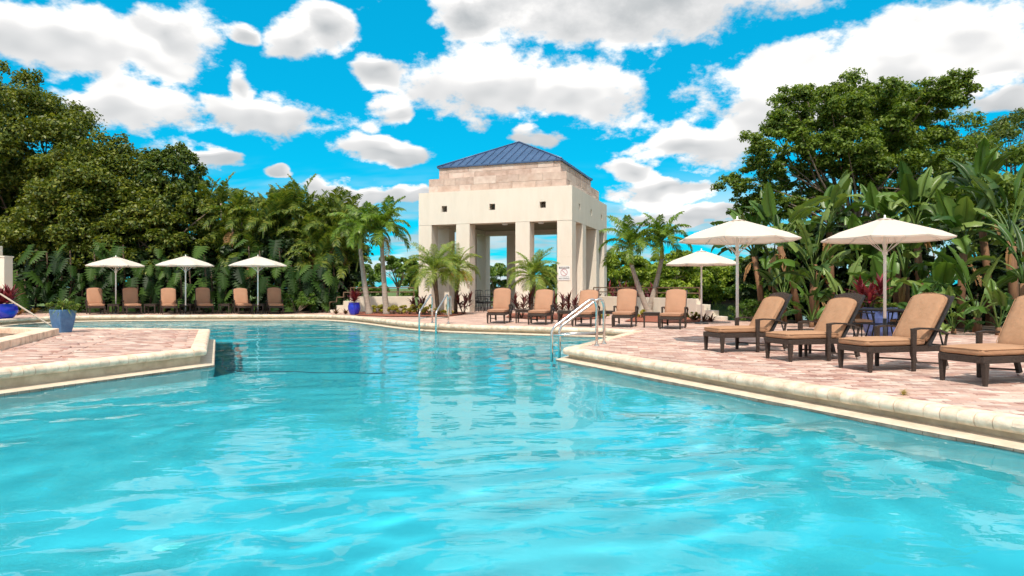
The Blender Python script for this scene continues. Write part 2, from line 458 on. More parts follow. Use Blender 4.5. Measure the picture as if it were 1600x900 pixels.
M['roof'] = pm('blue_roof_metal', (.055, .10, .20), (.075, .13, .25), 1.2, .42, metal=.2)
M['wood_rail'] = pm('brown_rail_paint', (.16, .10, .06), (.24, .16, .10), 5, .6)
M['wicker'] = pm('brown_wicker', (.030, .019, .014), (.070, .045, .034), 60, .55, .8, 120)
M['cushion'] = pm('tan_cushion', (.40, .225, .130), (.47, .268, .160), 5, .92, .55, 16, spec=.15)
M['cush_mid'] = pm('tan_cushion_orange', (.41, .222, .138), (.46, .250, .158), 3, .92, .2, 160, spec=.15)
M['steel'] = pm('brushed_steel', (.62, .60, .57), (.72, .70, .67), 20, .25, metal=1.0)
M['white_metal'] = pm('white_pole_paint', (.78, .77, .74), (.84, .83, .80), 5, .4)
M['tan_metal'] = pm('tan_rail_paint', (.50, .42, .34), (.58, .50, .41), 5, .45)
M['dark_metal'] = pm('dark_metal', (.018, .018, .020), (.035, .034, .036), 12, .45)
M['canopy'] = mat_canopy()
M['cobalt'] = pm('cobalt_glaze', (.012, .022, .42), (.02, .04, .60), 4, .18, spec=.6)
M['bluepot'] = pm('slate_blue_glaze', (.05, .15, .33), (.09, .22, .42), 9, .35, .2, 30, spec=.5)
M['violetpot'] = pm('violet_blue_glaze', (.06, .09, .26), (.10, .14, .34), 6, .3, spec=.5)
M['bark'] = pm('grey_bark', (.14, .10, .075), (.26, .20, .15), 6, .95, .6, 20, stretch=(1, 1, .3))
M['palm_bark'] = pm('palm_trunk', (.30, .24, .20), (.42, .35, .29), 9, .9, .5, 18, stretch=(.3, .3, 3))
M['dark_bark'] = pm('fibrous_trunk', (.07, .045, .03), (.15, .10, .065), 14, .95, .8, 40)
M['brown_stalk'] = pm('dry_stalk', (.15, .075, .04), (.28, .15, .08), 8, .9, .4, 30, stretch=(1, 1, .2))
M['crownshaft'] = pm('green_crownshaft', (.22, .30, .05), (.34, .40, .09), 4, .5)
M['rope'] = pm('dark_rope', (.01, .02, .03), (.02, .03, .05), 20, .7)
M['white'] = pm('white_enamel', (.80, .80, .80), (.84, .84, .84), 5, .5)
M['ink'] = pm('black_ink', (.02, .02, .025), None, rough=.6)
M['red'] = pm('red_ink', (.45, .12, .14), None, rough=.6)
M['grey_ink'] = pm('grey_ink', (.22, .20, .20), None, rough=.6)
# foliage
M['ficus'] = leaf_mat('ficus_leaf', [(.042, .070, .010), (.082, .120, .016), (.145, .180, .024), (.25, .26, .035)], .3)
M['ficus2'] = leaf_mat('ficus_leaf_cool', [(.035, .070, .016), (.070, .115, .022), (.12, .17, .032), (.18, .22, .045)], .3)
M['olive'] = leaf_mat('spreading_tree_leaf', [(.052, .098, .015), (.098, .165, .024), (.165, .24, .038), (.25, .32, .06)], .36)
M['bank'] = leaf_mat('bank_tree_leaf', [(.08, .14, .012), (.16, .24, .020), (.27, .36, .035), (.36, .42, .05)], .3)
M['bank2'] = leaf_mat('bank_tree_leaf_dark', [(.04, .09, .014), (.08, .15, .020), (.14, .23, .03), (.20, .28, .04)], .3)
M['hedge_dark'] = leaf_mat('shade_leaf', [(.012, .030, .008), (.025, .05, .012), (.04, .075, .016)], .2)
M['palm'] = leaf_mat('palm_leaflet', [(.05, .11, .012), (.10, .18, .018), (.16, .26, .030), (.24, .33, .045)], .35, .4)
M['areca'] = leaf_mat('areca_leaflet', [(.045, .085, .014), (.09, .145, .022), (.16, .215, .032), (.27, .28, .045)], .35, .45)
M['pygmy'] = leaf_mat('pygmy_leaflet', [(.10, .17, .03), (.17, .26, .04), (.26, .34, .06), (.34, .38, .08)], .35, .5)
M['yellow_frond'] = leaf_mat('yellow_frond', [(.55, .30, .02), (.65, .38, .04), (.5, .33, .08)], .35)
M['dry_frond'] = leaf_mat('dry_frond', [(.22, .11, .04), (.32, .17, .07), (.40, .25, .12)], .25, .8)
M['strel'] = leaf_mat('strelitzia_leaf', [(.030, .080, .014), (.060, .130, .020), (.10, .19, .03), (.20, .28, .07), (.035, .085, .016)], .22, .38, False, .4)
M['philo'] = leaf_mat('philodendron_leaf', [(.008, .026, .005), (.018, .048, .007), (.034, .078, .011), (.07, .13, .018)], .2, .5, False, .2)
M['cordy'] = leaf_mat('cordyline_leaf', [(.05, .012, .014), (.10, .02, .022), (.16, .03, .035), (.09, .05, .02)], .2, .4)
M['cordy_red'] = leaf_mat('red_cordyline_leaf', [(.10, .012, .020), (.18, .018, .034), (.28, .045, .065)], .25, .4)
M['croton'] = leaf_mat('yellow_groundcover', [(.22, .22, .03), (.38, .34, .05), (.5, .42, .08), (.25, .28, .05)], .3)
M['hedge'] = leaf_mat('hedge_leaf', [(.05, .11, .015), (.09, .17, .02), (.14, .23, .03)], .25)
M['potgreen'] = leaf_mat('pot_foliage', [(.05, .12, .015), (.11, .20, .025), (.20, .27, .05), (.30, .33, .10)], .3)
M['bromel'] = leaf_mat('bromeliad_leaf', [(.06, .02, .015), (.12, .03, .02), (.10, .08, .02)], .2, .4)
M['drygrass'] = leaf_mat('dry_weed', [(.45, .33, .13), (.5, .40, .18), (.30, .30, .08)], .3)

# ------------------------------------------------------------------ pool outline (deck side of the coping), walked with the water on the left
ZI = 0.075          # the spa peninsula stands a little higher than the main deck
WZ = -0.25          # water level
LOOP = [(6.35, 2.8, 0), (1.28, 13.07, 0), (3.62, 18.25, 0), (2.75, 19.35, 0), (1.3, 19.85, 0), (.4, 20.3, 0), (-1.2, 20.95, 0), (-2.5, 21.8, 0),
        (-3.6, 23.0, 0), (-5.19, 25.7, 0), (-7.04, 28.3, 0), (-8.57, 29.2, 0), (-13.8, 28.75, 0), (-17.6, 28.2, 0), (-19.2, 27.0, 0),
        (-19.3, 24.4, 0), (-17.5, 20.5, 0), (-15.5, 18.7, 0), (-12.5, 18.1, 1), (-8.3, 17.6, 1), (-5.86, 12.11, 1), (-7.1, 9.18, 1),
        (-10.6, .6, 0)]
def smooth_part(pts, i0, i1, it=2):
    """round the gentle far curve only (corner cutting between two indices)"""
    seg = pts[i0:i1 + 1]
    for _ in range(it):
        q = [seg[0]]
        for a, b in zip(seg[:-1], seg[1:]):
            q.append((a[0] * .75 + b[0] * .25, a[1] * .75 + b[1] * .25, a[2])); q.append((a[0] * .25 + b[0] * .75, a[1] * .25 + b[1] * .75, b[2]))
        q.append(seg[-1]); seg = q
    return pts[:i0] + seg + pts[i1 + 1:]
LOOP = smooth_part(LOOP, 3, 17)
NL = len(LOOP)
PTS = [Vector((p[0], p[1])) for p in LOOP]
def seg_n(i):
    d = (PTS[(i + 1) % NL] - PTS[i]).normalized(); return Vector((-d.y, d.x))
def miter(i):
    a, b = seg_n((i - 1) % NL), seg_n(i)
    m = (a + b).normalized(); return m / max(.45, m.dot(b))
MIT = [miter(i) for i in range(NL)]
SEGZ = [ZI if (LOOP[i][2] and LOOP[(i + 1) % NL][2]) else 0.0 for i in range(NL)]
# the peninsula's front edge runs on out of frame at its own level
for i in range(NL):
    if LOOP[i][:2] == (-7.1, 9.18): SEGZ[i] = ZI
POOLNP = np.array([[p.x, p.y] for p in PTS])
def inside(P, poly):
    P = np.asarray(P); x, y = P[:, 0], P[:, 1]; c = np.zeros(len(P), bool); n = len(poly)
    for i in range(n):
        x1, y1 = poly[i]; x2, y2 = poly[(i + 1) % n]
        hit = ((y1 > y) != (y2 > y)) & (x < (x2 - x1) * (y - y1) / (y2 - y1 + 1e-12) + x1)
        c ^= hit
    return c

def sheet(name, loops, z, mat, kind='structure', parent=None):
    bm = bmesh.new(); es = []
    for lp in loops:
        vs = [bm.verts.new((p[0], p[1], z)) for p in lp]
        es += [bm.edges.new((vs[i], vs[(i + 1) % len(vs)])) for i in range(len(vs))]
    bmesh.ops.triangle_fill(bm, use_beauty=True, use_dissolve=False, edges=es, normal=(0, 0, 1))
    for f in bm.faces:
        if f.normal.z < 0: f.normal_flip()
    me = bpy.data.meshes.new(name); bm.to_mesh(me); bm.free(); me.materials.append(mat)
    o = inst(name, me, parent)
    if kind and parent is None: o['kind'] = kind
    return o

DECK_OUT = [(-48, -8), (32, -8), (32, 24.2), (7.95, 24.2), (4.35, 35.2), (6.9, 39.6), (-1.6, 42.8), (-5.5, 34.2), (-8.9, 31.9), (-9.3, 38), (-48, 46)]
poolxy = [(p.x, p.y) for p in PTS]
deck = sheet('pool_deck', [DECK_OUT, poolxy], -0.012, M['brick_far'])
SPA = [(-10.8, 15.8), (-9.12, 11.8), (-9.6, 9.2), (-13, 8.6), (-15.4, 12), (-14.6, 17.2)]
ISL = [(-15.5, 18.7), (-12.5, 18.1), (-8.3, 17.6), (-5.86, 12.11), (-7.1, 9.18), (-10.6, .6), (-18, .6), (-19, 12)]
island = sheet('spa_deck', [ISL, SPA], ZI - 0.012, M['brick_far'])
# edge of the raised deck where it meets the main deck (out of frame)
mb = MB()
for a, b in zip(ISL[5:] + ISL[:1], ISL[6:] + ISL[:2]):
    if a == ISL[0]: break
    mb.add([(a[0], a[1], -.012), (b[0], b[1], -.012), (b[0], b[1], ZI - .012), (a[0], a[1], ZI - .012)], [(0, 1, 2, 3)])
mb.build('riser', M['cream_wall'], island)
mb = MB()
n = len(DECK_OUT)
for i in range(n):
    a, b = DECK_OUT[i], DECK_OUT[(i + 1) % n]
    mb.add([(a[0], a[1], -2.2), (b[0], b[1], -2.2), (b[0], b[1], -.012), (a[0], a[1], -.012)], [(0, 1, 2, 3)])
tag(mb.build('embankment', M['soil']), kind='structure')

# pavers
def paver_mesh(dz, var):
    r = random.Random(var); x, y = .1108, .0530
    mb = MB()
    j = lambda: r.uniform(-.0015, .0015)
    e = .004
    top = [(-x + e + j(), -y + e + j(), dz), (x - e + j(), -y + e + j(), dz), (x - e + j(), y - e + j(), dz), (-x + e + j(), y - e + j(), dz)]
    mid = [(-x, -y, dz - .004), (x, -y, dz - .004), (x, y, dz - .004), (-x, y, dz - .004)]
    bot = [(p[0], p[1], -.03) for p in mid]
    mb.add(top + mid + bot, [(0, 1, 2, 3)] + [(4 + i, 4 + (i + 1) % 4, (i + 1) % 4, i) for i in range(4)] + [(8 + i, 8 + (i + 1) % 4, 4 + (i + 1) % 4, 4 + i) for i in range(4)])
    return mb
def lay_pavers(parent, z, ang, test, bbox, bands):
    ca, sa = cos(ang), sin(ang); W, H = .229, .1135
    cx, cy = (bbox[0] + bbox[1]) / 2, (bbox[2] + bbox[3]) / 2
    R = math.hypot(bbox[1] - bbox[0], bbox[3] - bbox[2]) / 2
    out = []
    nr, nc = int(R / H) + 1, int(R / W) + 1
    J, I = np.meshgrid(np.arange(-nr, nr + 1), np.arange(-nc, nc + 1), indexing='ij')
    U = (I + .5 * (J % 2)) * W; V = J * H
    X = cx + U * ca - V * sa; Y = cy + U * sa + V * ca
    P = np.stack([X.ravel(), Y.ravel()], 1)
    ok = (P[:, 0] > bbox[0]) & (P[:, 0] < bbox[1]) & (P[:, 1] > bbox[2]) & (P[:, 1] < bbox[3])
    P = P[ok]; P = P[test(P)]
    keep = np.ones(len(P), bool); ex = []
    for (ax, ay, bx, by) in bands:               # soldier courses
        d = np.array([bx - ax, by - ay]); ln = np.hypot(*d); d /= ln; nn = np.array([-d[1], d[0]])
        r_ = P - np.array([ax, ay]); t = r_ @ d; s_ = np.abs(r_ @ nn)
        keep &= ~((s_ < .17) & (t > -.1) & (t < ln + .1))
        for k in range(int(ln / H)):
            ex.append((ax + d[0] * (k + .5) * H, ay + d[1] * (k + .5) * H, atan2(nn[1], nn[0])))
    P = P[keep]
    lst = [(p[0], p[1], ang) for p in P]
    if ex:
        E = np.array([(e[0], e[1]) for e in ex]); kk = test(E)
        lst += [e for e, k in zip(ex, kk) if k]
    def key(t):
        X_, Y_ = t[0], t[1]
        if Y_ < 1: return 1e9
        px = 800 + F * X_ / Y_; py = HY + CH * F / Y_
        return Y_ if (10 < px < 1590 and py < 890) else 1e6 + Y_
    lst.sort(key=key)
    var = [paver_mesh(random.uniform(-.0025, .0025), k) for k in range(10)]
    vm = [v.mesh('paver', M['paver']) for v in var]
    for t in lst[:300]:
        inst('paver', random.choice(vm), parent, (t[0], t[1], z), (random.uniform(-.004, .004), random.uniform(-.004, .004), t[2]))
    rest = lst[300:]
    VA = [np.array(v.v) for v in var]; FA = np.array(var[0].f)
    VV, FF = [], []; b = 0
    for i, t in enumerate(rest):
        v = VA[i * 7 % 10]; c, s_ = cos(t[2]), sin(t[2])
        VV.append(np.stack([t[0] + v[:, 0] * c - v[:, 1] * s_, t[1] + v[:, 0] * s_ + v[:, 1] * c, v[:, 2] + z], 1)); FF.append(FA + b); b += len(v)
    if VV:
        o = inst('paver_field', np_mesh('paver_field', np.concatenate(VV), np.concatenate(FF), M['paver']), parent)
        o['kind'] = 'stuff'
def out_pool(m):
    def f(P):
        a = ~inside(P, POOLNP)
        for dx, dy in ((m, 0), (-m, 0), (0, m), (0, -m)): a &= ~inside(P + np.array([dx, dy]), POOLNP)
        return a
    return f
op = out_pool(.02)
BED_R = [(14.5, 5), (12.9, 15.2), (12.1, 18.3), (10.5, 21.2), (8.7, 23.4), (8.1, 24.15), (31.9, 24.15), (31.9, 5)]
bedn = np.array(BED_R)
lay_pavers(deck, 0.0, rad(-9), lambda P: op(P) & ~inside(P, bedn) & (P[:, 0] > 0), (0, 14.5, 3.2, 20), [(4.6, 8.4, 2.6, 18.2), (7.6, 5.2, 14, 15)])
isn = np.array(ISL); spn = np.array(SPA)
lay_pavers(island, ZI, rad(-9), lambda P: inside(P, isn) & op(P) & ~inside(P, spn), (-14.5, -5.5, 4, 18.7), [(-6.35, 12.6, -8.6, 17.4), (-8.4, 9.0, -10.2, 15.6), (-7.4, 10.6, -9.6, 16.2)])
tag(sheet('planting_bed', [BED_R], 0.015, M['soil']), kind='structure')
BED_L = [(-47, 30.9), (-11, 31.2), (-9.4, 31.6), (-9.3, 38), (-47, 45.5)]
tag(sheet('planting_bed', [BED_L], 0.015, M['soil']), kind='structure')

# coping: bullnose stones
def coping_profile():
    pr = [(-.012, -.13), (-.012, .012), (.19, .012)]
    for k in range(1, 7):
        a = pi / 2 - pi * k / 6
        pr.append((.19 + .068 * cos(a), -.056 + .068 * sin(a)))
    pr.append((.15, -.13))
    return pr
PROF = coping_profile()
copingE = empty('pool_coping'); copingE['kind'] = 'structure'
stones = []
for i in range(NL):
    a, b = PTS[i], PTS[(i + 1) % NL]; ln = (b - a).length; d = (b - a) / ln; nn = seg_n(i)
    k = max(1, round(ln / .16))
    for j in range(k):
        t0, t1 = j / k, (j + 1) / k
        o0 = MIT[i] if j == 0 else nn; o1 = MIT[(i + 1) % NL] if j == k - 1 else nn
        stones.append((i, a + d * ln * t0, a + d * ln * t1, d, o0, o1, SEGZ[i], (j == 0 or j == k - 1), ln / k))
def stone_geo(p0, p1, d, o0, o1, z, jr):
    g = .0025; V = []
    for (p, o, s_) in ((p0, o0, g), (p1, o1, -g)):
        for (w, h) in PROF:
            q = p + o * w * (1 + jr * .02) + d * s_; V.append((q.x, q.y, z + h + jr * .002))
    n_ = len(PROF)
    Fc = [(k, k + n_, (k + 1) % n_ + n_, (k + 1) % n_) for k in range(n_)]
    return V + V, Fc + [tuple(range(2 * n_, 3 * n_)), tuple(reversed(range(3 * n_, 4 * n_)))]
def skey(s_):
    m = (s_[1] + s_[2]) / 2
    if m.y < 2.5: return 1e9
    px = 800 + F * m.x / m.y
    return m.y if -5 < px < 1605 else 1e6 + m.y
stones.sort(key=skey)
segmesh = {}
rest = MB()
for q, s_ in enumerate(stones):
    i, p0, p1, d, o0, o1, z, endp, l_ = s_
    jr = random.uniform(-1, 1)
    if q < 300:
        c = (p0 + p1) / 2
        if endp or i not in segmesh:
            V, Fc = stone_geo(p0 - c, p1 - c, d, o0, o1, 0, jr)
            mb = MB(); mb.add(V, Fc); me = mb.mesh('coping_stone', M['coping'])
            for pl in me.polygons: pl.use_smooth = len(pl.vertices) == 4 and abs(pl.normal.z) < .99
            if not endp: segmesh[i] = me
        else: me = segmesh[i]
        inst('coping_stone', me, copingE, (c.x, c.y, z + random.uniform(-.002, .002)), (0, 0, random.uniform(-.012, .012) if not endp else 0))
    else:
        V, Fc = stone_geo(p0, p1, d, o0, o1, z, jr); rest.add(V, Fc)
o = rest.build('coping_run', M['coping'], copingE); o['kind'] = 'stuff'

def sweep(prof, mat, name, tilez=False, parent=None, zfun=None):
    mb = MB()
    for i in range(NL):
        a, b = PTS[i], PTS[(i + 1) % NL]; z = SEGZ[i]
        pr = prof(z)
        V = []
        for (p, o) in ((a, MIT[i]), (b, MIT[(i + 1) % NL])):
            for (w, h) in pr: q = p + o * w; V.append((q.x, q.y, h))
        k = len(pr)
        mb.add(V, [(j, j + 1, j + 1 + k, j + k) for j in range(k - 1)])
    o = mb.build(name, mat, parent); return o
shell = sweep(lambda z: [(.15, z - .125), (.14, -.185)], M['cream_wall'], 'pool_wall'); shell['kind'] = 'structure'
sweep(lambda z: [(.13, -.183), (.36, -.212), (.375, -.220)], M['ledge'], 'ledge', parent=shell)
sweep(lambda z: [(.374, -.235), (.374, -2.6)], M['lit_wall_plaster'], 'underwater_wall', parent=shell)
# waterline tiles
mb = MB()
for i in range(NL):
    a, b = PTS[i] + MIT[i] * .372, PTS[(i + 1) % NL] + MIT[(i + 1) % NL] * .372
    ln = (b - a).length; d = (b - a) / ln; nn = seg_n(i); k = max(1, round(ln / .16))
    for j in range(k):
        p0, p1 = a + d * (ln * j / k + .003), a + d * (ln * (j + 1) / k - .003)
        c = (p0 + p1) / 2
        mb.box((c.x + nn.x * .006, c.y + nn.y * .006, -.246), ((p1 - p0).length, .016, .052), atan2(d.y, d.x))
o = mb.build('waterline_tile_band', M['dark_tile'], shell); o['kind'] = 'stuff'
# floor of the pool, deeper towards the middle
xs = np.linspace(-22, 8, 40); ys = np.linspace(-1, 31, 40)
XX, YY = np.meshgrid(xs, ys)
ZZ = -1.35 - 0.75 / (1 + np.exp(-(YY - 12.5) * .9))
Vv = np.stack([XX.ravel(), YY.ravel(), ZZ.ravel()], 1)
idx = np.arange(1600).reshape(40, 40)
Qq = np.stack([idx[:-1, :-1].ravel(), idx[:-1, 1:].ravel(), idx[1:, 1:].ravel(), idx[1:, :-1].ravel()], 1)
tag(inst('pool_floor', np_mesh('pool_floor', Vv, Qq, M['plaster'], True)), kind='structure')

# the water itself: closed body with a waved top
def water():
    ys_ = [-.6]
    while ys_[-1] < 30: ys_.append(ys_[-1] + max(.045, min(.11, .012 * ys_[-1])))
    xs_ = np.arange(-20.2, 7.0, .075)
    X, Y = np.meshgrid(xs_, np.array(ys_))
    r = random.Random(5)
    Z = np.zeros_like(X)
    wx = .35 * np.sin(.9 * X + .5 * Y) + .30 * np.sin(.6 * Y - .8 * X + 1.3)
    wy = .35 * np.sin(.7 * X - 1.0 * Y + 2.0)
    for k in range(34):
        lam = math.exp(r.uniform(math.log(.42), math.log(2.3)))
        th = r.gauss(pi / 2 + .1, .95)
        a = .0017 * lam * r.uniform(.6, 1.3)
        ph = r.uniform(0, 6.28); kk = 2 * pi / lam
        Z += a * np.sin(kk * ((X + wx) * cos(th) + (Y + wy) * sin(th)) + ph)
    # gusts: calmer and livelier patches
    gust = .75 + .35 * np.sin(.31 * X + .22 * Y + .6) * np.sin(.27 * Y - .18 * X + 1.0)
    Z = WZ + Z * gust
    n0, n1 = X.shape
    cc = np.stack([(X[:-1, :-1] + X[1:, 1:]).ravel() / 2, (Y[:-1, :-1] + Y[1:, 1:]).ravel() / 2], 1)
    keep = inside(cc, POOLNP)
    ids = np.arange(n0 * n1).reshape(n0, n1)
    Q = np.stack([ids[:-1, :-1].ravel(), ids[:-1, 1:].ravel(), ids[1:, 1:].ravel(), ids[1:, :-1].ravel()], 1)[keep]
    V = np.stack([X.ravel(), Y.ravel(), Z.ravel()], 1)
    used = np.unique(Q); remap = -np.ones(len(V), np.int64); remap[used] = np.arange(len(used))
    o = inst('pool_water', np_mesh('pool_water', V[used], remap[Q], M['water'], True)); o['kind'] = 'structure'
    # sunlight refracts through the surface onto the floor and walls
    o.cycles.is_caustics_caster = True
    for k in ('pool_floor', 'underwater_wall'): bpy.data.objects[k].cycles.is_caustics_receiver = True
    sd.cycles.is_caustics_light = True
water()

# ------------------------------------------------------------------ spa curb on the peninsula
def offset_poly(poly, d):
    n = len(poly); out = []
    for i in range(n):
        a, b, c = Vector(poly[i - 1]), Vector(poly[i]), Vector(poly[(i + 1) % n])
        n1 = Vector((-(b - a).y, (b - a).x)).normalized(); n2 = Vector((-(c - b).y, (c - b).x)).normalized()
        m = (n1 + n2).normalized(); out.append(b + m * d / max(.4, m.dot(n2)))
    return out
ar = sum(SPA[i][0] * SPA[(i + 1) % 6][1] - SPA[(i + 1) % 6][0] * SPA[i][1] for i in range(6))
SPI = offset_poly(SPA, .36 if ar > 0 else -.36)
curb = empty('spa_tub', (-12, 13, ZI)); tag(curb, 'raised stone-curbed spa beside the square blue planter at left edge', 'spa')
def cpart(name, mb, mat, **k): return mb.build(name, mat, curb, (12, -13, -ZI), **k)
for i in range(6):
    a0, b0 = Vector(SPA[i]), Vector(SPA[(i + 1) % 6]); a1, b1 = SPI[i], SPI[(i + 1) % 6]
    ln = (b0 - a0).length; k = max(1, round(ln / .62))
    for j in range(k):
        t0, t1 = j / k, (j + 1) / k
        g = .003 / ln
        q = [a0.lerp(b0, t0 + g), a0.lerp(b0, t1 - g), a1.lerp(b1, t1 - g), a1.lerp(b1, t0 + g)]
        if ar < 0: q = q[::-1]
        mb = MB().prism([(p.x, p.y) for p in q], ZI - .03, ZI + .15)
        cpart('curb_stone', mb, M['coping'], bevel=.012)
    mb = MB().add([(a1.x, a1.y, ZI + .02), (b1.x, b1.y, ZI + .02), (b1.x, b1.y, -1), (a1.x, a1.y, -1)], [(0, 1, 2, 3)])
    cpart('basin_wall', mb, M['dark_tile'])
cpart('basin_floor', MB().add([(p.x, p.y, -.95) for p in SPI], [tuple(range(6))]), M['dark_tile'])
mb = MB().add([(p.x, p.y, -.12) for p in SPI], [tuple(range(6))] if ar > 0 else [tuple(reversed(range(6)))])
cpart('spa_water', mb, M['lake'])
# floor drain and floating rope
dr = empty('floor_drain', (-2.42, 4.66, -1.345)); tag(dr, 'small round white drain on the pool floor near the bottom left', 'drain')
MB().lathe([(0.001, .004), (.085, .004), (.10, 0)], 20).build('cover', M['white'], dr)
mb = MB()
for k in range(-3, 4): mb.box((k * .022, 0, .007), (.006, .13 - abs(k) * .018, .004))
mb.build('grille', M['white'], dr)
for c in dr.children: c.cycles.is_caustics_receiver = True
rp = []
key = [(346, 566), (349, 573), (356, 577.5), (372, 580.5), (470, 581.5), (552, 583), (610, 583)]
for k, (px, py) in enumerate(key):
    p = G(px, py, WZ + .01); p.z = WZ + (.10 if k == 0 else .012); rp.append(p)
rs = []
for k in range(len(rp) - 1):
    for j in range(6): rs.append(rp[k].lerp(rp[k + 1], j / 6) + Vector((0, .05 * sin((k * 6 + j) * .9), 0)))
tag(MB().tube(rs + [rp[-1] - Vector((0, 0, .05))], .006, 6).build('pool_rope', M['rope']), 'thin dark rope floating across the pool from the left deck tip', 'rope')

# ------------------------------------------------------------------ land and lake beyond
LAKE = [(8.6, 24.9), (10.3, 24.9), (62, 124), (14, 122), (9.5, 60), (8.6, 40), (6.9, 34)]
tag(sheet('ground', [[(-900, -900), (900, -900), (900, 1500), (-900, 1500)], DECK_OUT, LAKE], -1.2, M['grass']), kind='structure')
tag(sheet('lake', [[(5, 24.4), (12, 24.4), (70, 130), (8, 130), (4, 60)]], -1.75, M['lake']), kind='structure')
mb = MB()
for i in range(len(LAKE)):
    a, b = LAKE[i], LAKE[(i + 1) % len(LAKE)]
    mb.add([(a[0], a[1], -1.9), (b[0], b[1], -1.9), (b[0], b[1], -1.2), (a[0], a[1], -1.2)], [(0, 1, 2, 3)])
tag(mb.build('lake_bank', M['soil']), kind='structure')

# ------------------------------------------------------------------ pavilion
PAV = empty('pavilion', (.384, 36.01, 0), rad(-19.7))
tag(PAV, 'square cream stucco pavilion with open columns and blue metal pyramid roof', 'pavilion')
HS = 4.0; CW = .72; ZB = 4.33; ZT = 5.97
cpos = [-3.64, -1.56, 1.56, 3.64]
spots = [(x, y) for x in cpos for y in cpos if abs(x) > 3 or abs(y) > 3]
colmb = MB().prism([(-.36, -.36), (.36, -.36), (.36, .36), (-.36, .36)], -.02, 2.62).prism([(-.354, -.354), (.354, -.354), (.354, .354), (-.354, .354)], 2.62, 2.64).prism([(-.36, -.36), (.36, -.36), (.36, .36), (-.36, .36)], 2.64, ZB)
colme = colmb.mesh('column', M['stucco'])
for (x, y) in spots: inst('column', colme, PAV, (x, y, 0))
def holed_slab(L_, z0, z1, T, holes):
    """slab along x, centred, thickness T in y (0..T); holes are (x0,x1,z0,z1)"""
    xs_ = sorted({-L_ / 2, L_ / 2, *[h[0] for h in holes], *[h[1] for h in holes]}); zs_ = sorted({z0, z1, *[h[2] for h in holes], *[h[3] for h in holes]})
    mb = MB()
    def isH(x, z): return any(h[0] < x < h[1] and h[2] < z < h[3] for h in holes)
    for a, b in zip(xs_[:-1], xs_[1:]):
        for c, d in zip(zs_[:-1], zs_[1:]):
            if isH((a + b) / 2, (c + d) / 2):
                mb.add([(a, 0, c), (b, 0, c), (b, 0, d), (a, 0, d), (a, T, c), (b, T, c), (b, T, d), (a, T, d)], [(0, 4, 5, 1), (3, 2, 6, 7), (0, 3, 7, 4), (1, 5, 6, 2)])
            else:
                mb.add([(a, 0, c), (b, 0, c), (b, 0, d), (a, 0, d)], [(0, 1, 2, 3)]); mb.add([(a, T, c), (b, T, c), (b, T, d), (a, T, d)], [(3, 2, 1, 0)])
    a, b = xs_[0], xs_[-1]
    mb.add([(a, 0, z0), (b, 0, z0), (b, T, z0), (a, T, z0)], [(3, 2, 1, 0)]); mb.add([(a, 0, z1), (b, 0, z1), (b, T, z1), (a, T, z1)], [(0, 1, 2, 3)])
    mb.add([(a, 0, z0), (a, T, z0), (a, T, z1), (a, 0, z1)], [(3, 2, 1, 0)]); mb.add([(b, 0, z0), (b, T, z0), (b, T, z1), (b, 0, z1)], [(0, 1, 2, 3)])
    return mb
wh = [(x - .15, x + .15, 4.97, 5.27) for x in (-2.57, 0, 2.57)]
upper = []
for k in range(4):
    L_ = 8.0 if k % 2 == 0 else 8.0 - 2 * CW
    o = holed_slab(L_, ZB + .012, ZT, CW, wh).build('upper_wall', M['stucco'], PAV)
    o.location = Matrix.Rotation(k * pi / 2, 3, 'Z') @ Vector((0, -HS, 0)); o.rotation_euler = (0, 0, k * pi / 2)
    upper.append(o)
    for (a, b, c, d) in wh:
        mb = MB().box(((a + b) / 2, .34, (c + d) / 2), (.296, .02, .296)); mb.build('shade_backing', M['hole'], o)  # dark sheet in the opening, coloured to stand in for the unlit attic
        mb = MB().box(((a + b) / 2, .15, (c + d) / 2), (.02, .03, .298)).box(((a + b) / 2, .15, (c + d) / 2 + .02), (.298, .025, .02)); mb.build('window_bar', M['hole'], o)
# recessed joint line between columns and wall
for k in range(4):
    pass
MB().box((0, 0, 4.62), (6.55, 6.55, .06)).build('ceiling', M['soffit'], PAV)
MB().box((0, 0, ZT - .05), (6.5, 6.5, .09)).build('attic_slab', M['stucco'], PAV)
STN = [pm('travertine_a', (.52, .37, .30), (.66, .51, .43), 3, .85, .4, 30), pm('travertine_b', (.60, .45, .38), (.73, .60, .52), 2.5, .85, .4, 30), pm('travertine_c', (.46, .33, .27), (.62, .47, .40), 3.5, .85, .4, 30)]
rr = random.Random(3)
for (half, z0, z1, nm) in ((3.62, ZT, 6.71, 'lower_stone_tier'), (3.23, 6.71, 7.35, 'upper_stone_tier')):
    core = MB().box((0, 0, (z0 + z1) / 2), (2 * half - .12, 2 * half - .12, z1 - z0 - .01)).build(nm, STN[2], PAV)
    h = (z1 - z0) / 2
    for k in range(4):
        R = Matrix.Rotation(k * pi / 2, 4, 'Z')
        lo, hi = (-half, half) if k % 2 == 0 else (-half + .061, half - .061)
        for c in range(2):
            x = lo + (0 if c == 0 else 0)
            first = rr.uniform(.35, 1.0)
            while x < hi - .01:
                w = first if x == lo else rr.choice((.62, .8, 1.0, 1.2)); 
                if hi - (x + w) < .3: w = hi - x
                pr = rr.uniform(0, .012)
                mb = MB().box((x + w / 2, -half + .03 - pr / 2, z0 + c * h + h / 2 + .001), (w - .008, .06 + pr, h - .008), M=R)
                mb.build('stone_block', STN[rr.randrange(3)], core)
                x += w
roof = empty('roof'); roof.parent = PAV
EH, EZ, AZ = 3.31, 7.37, 9.09
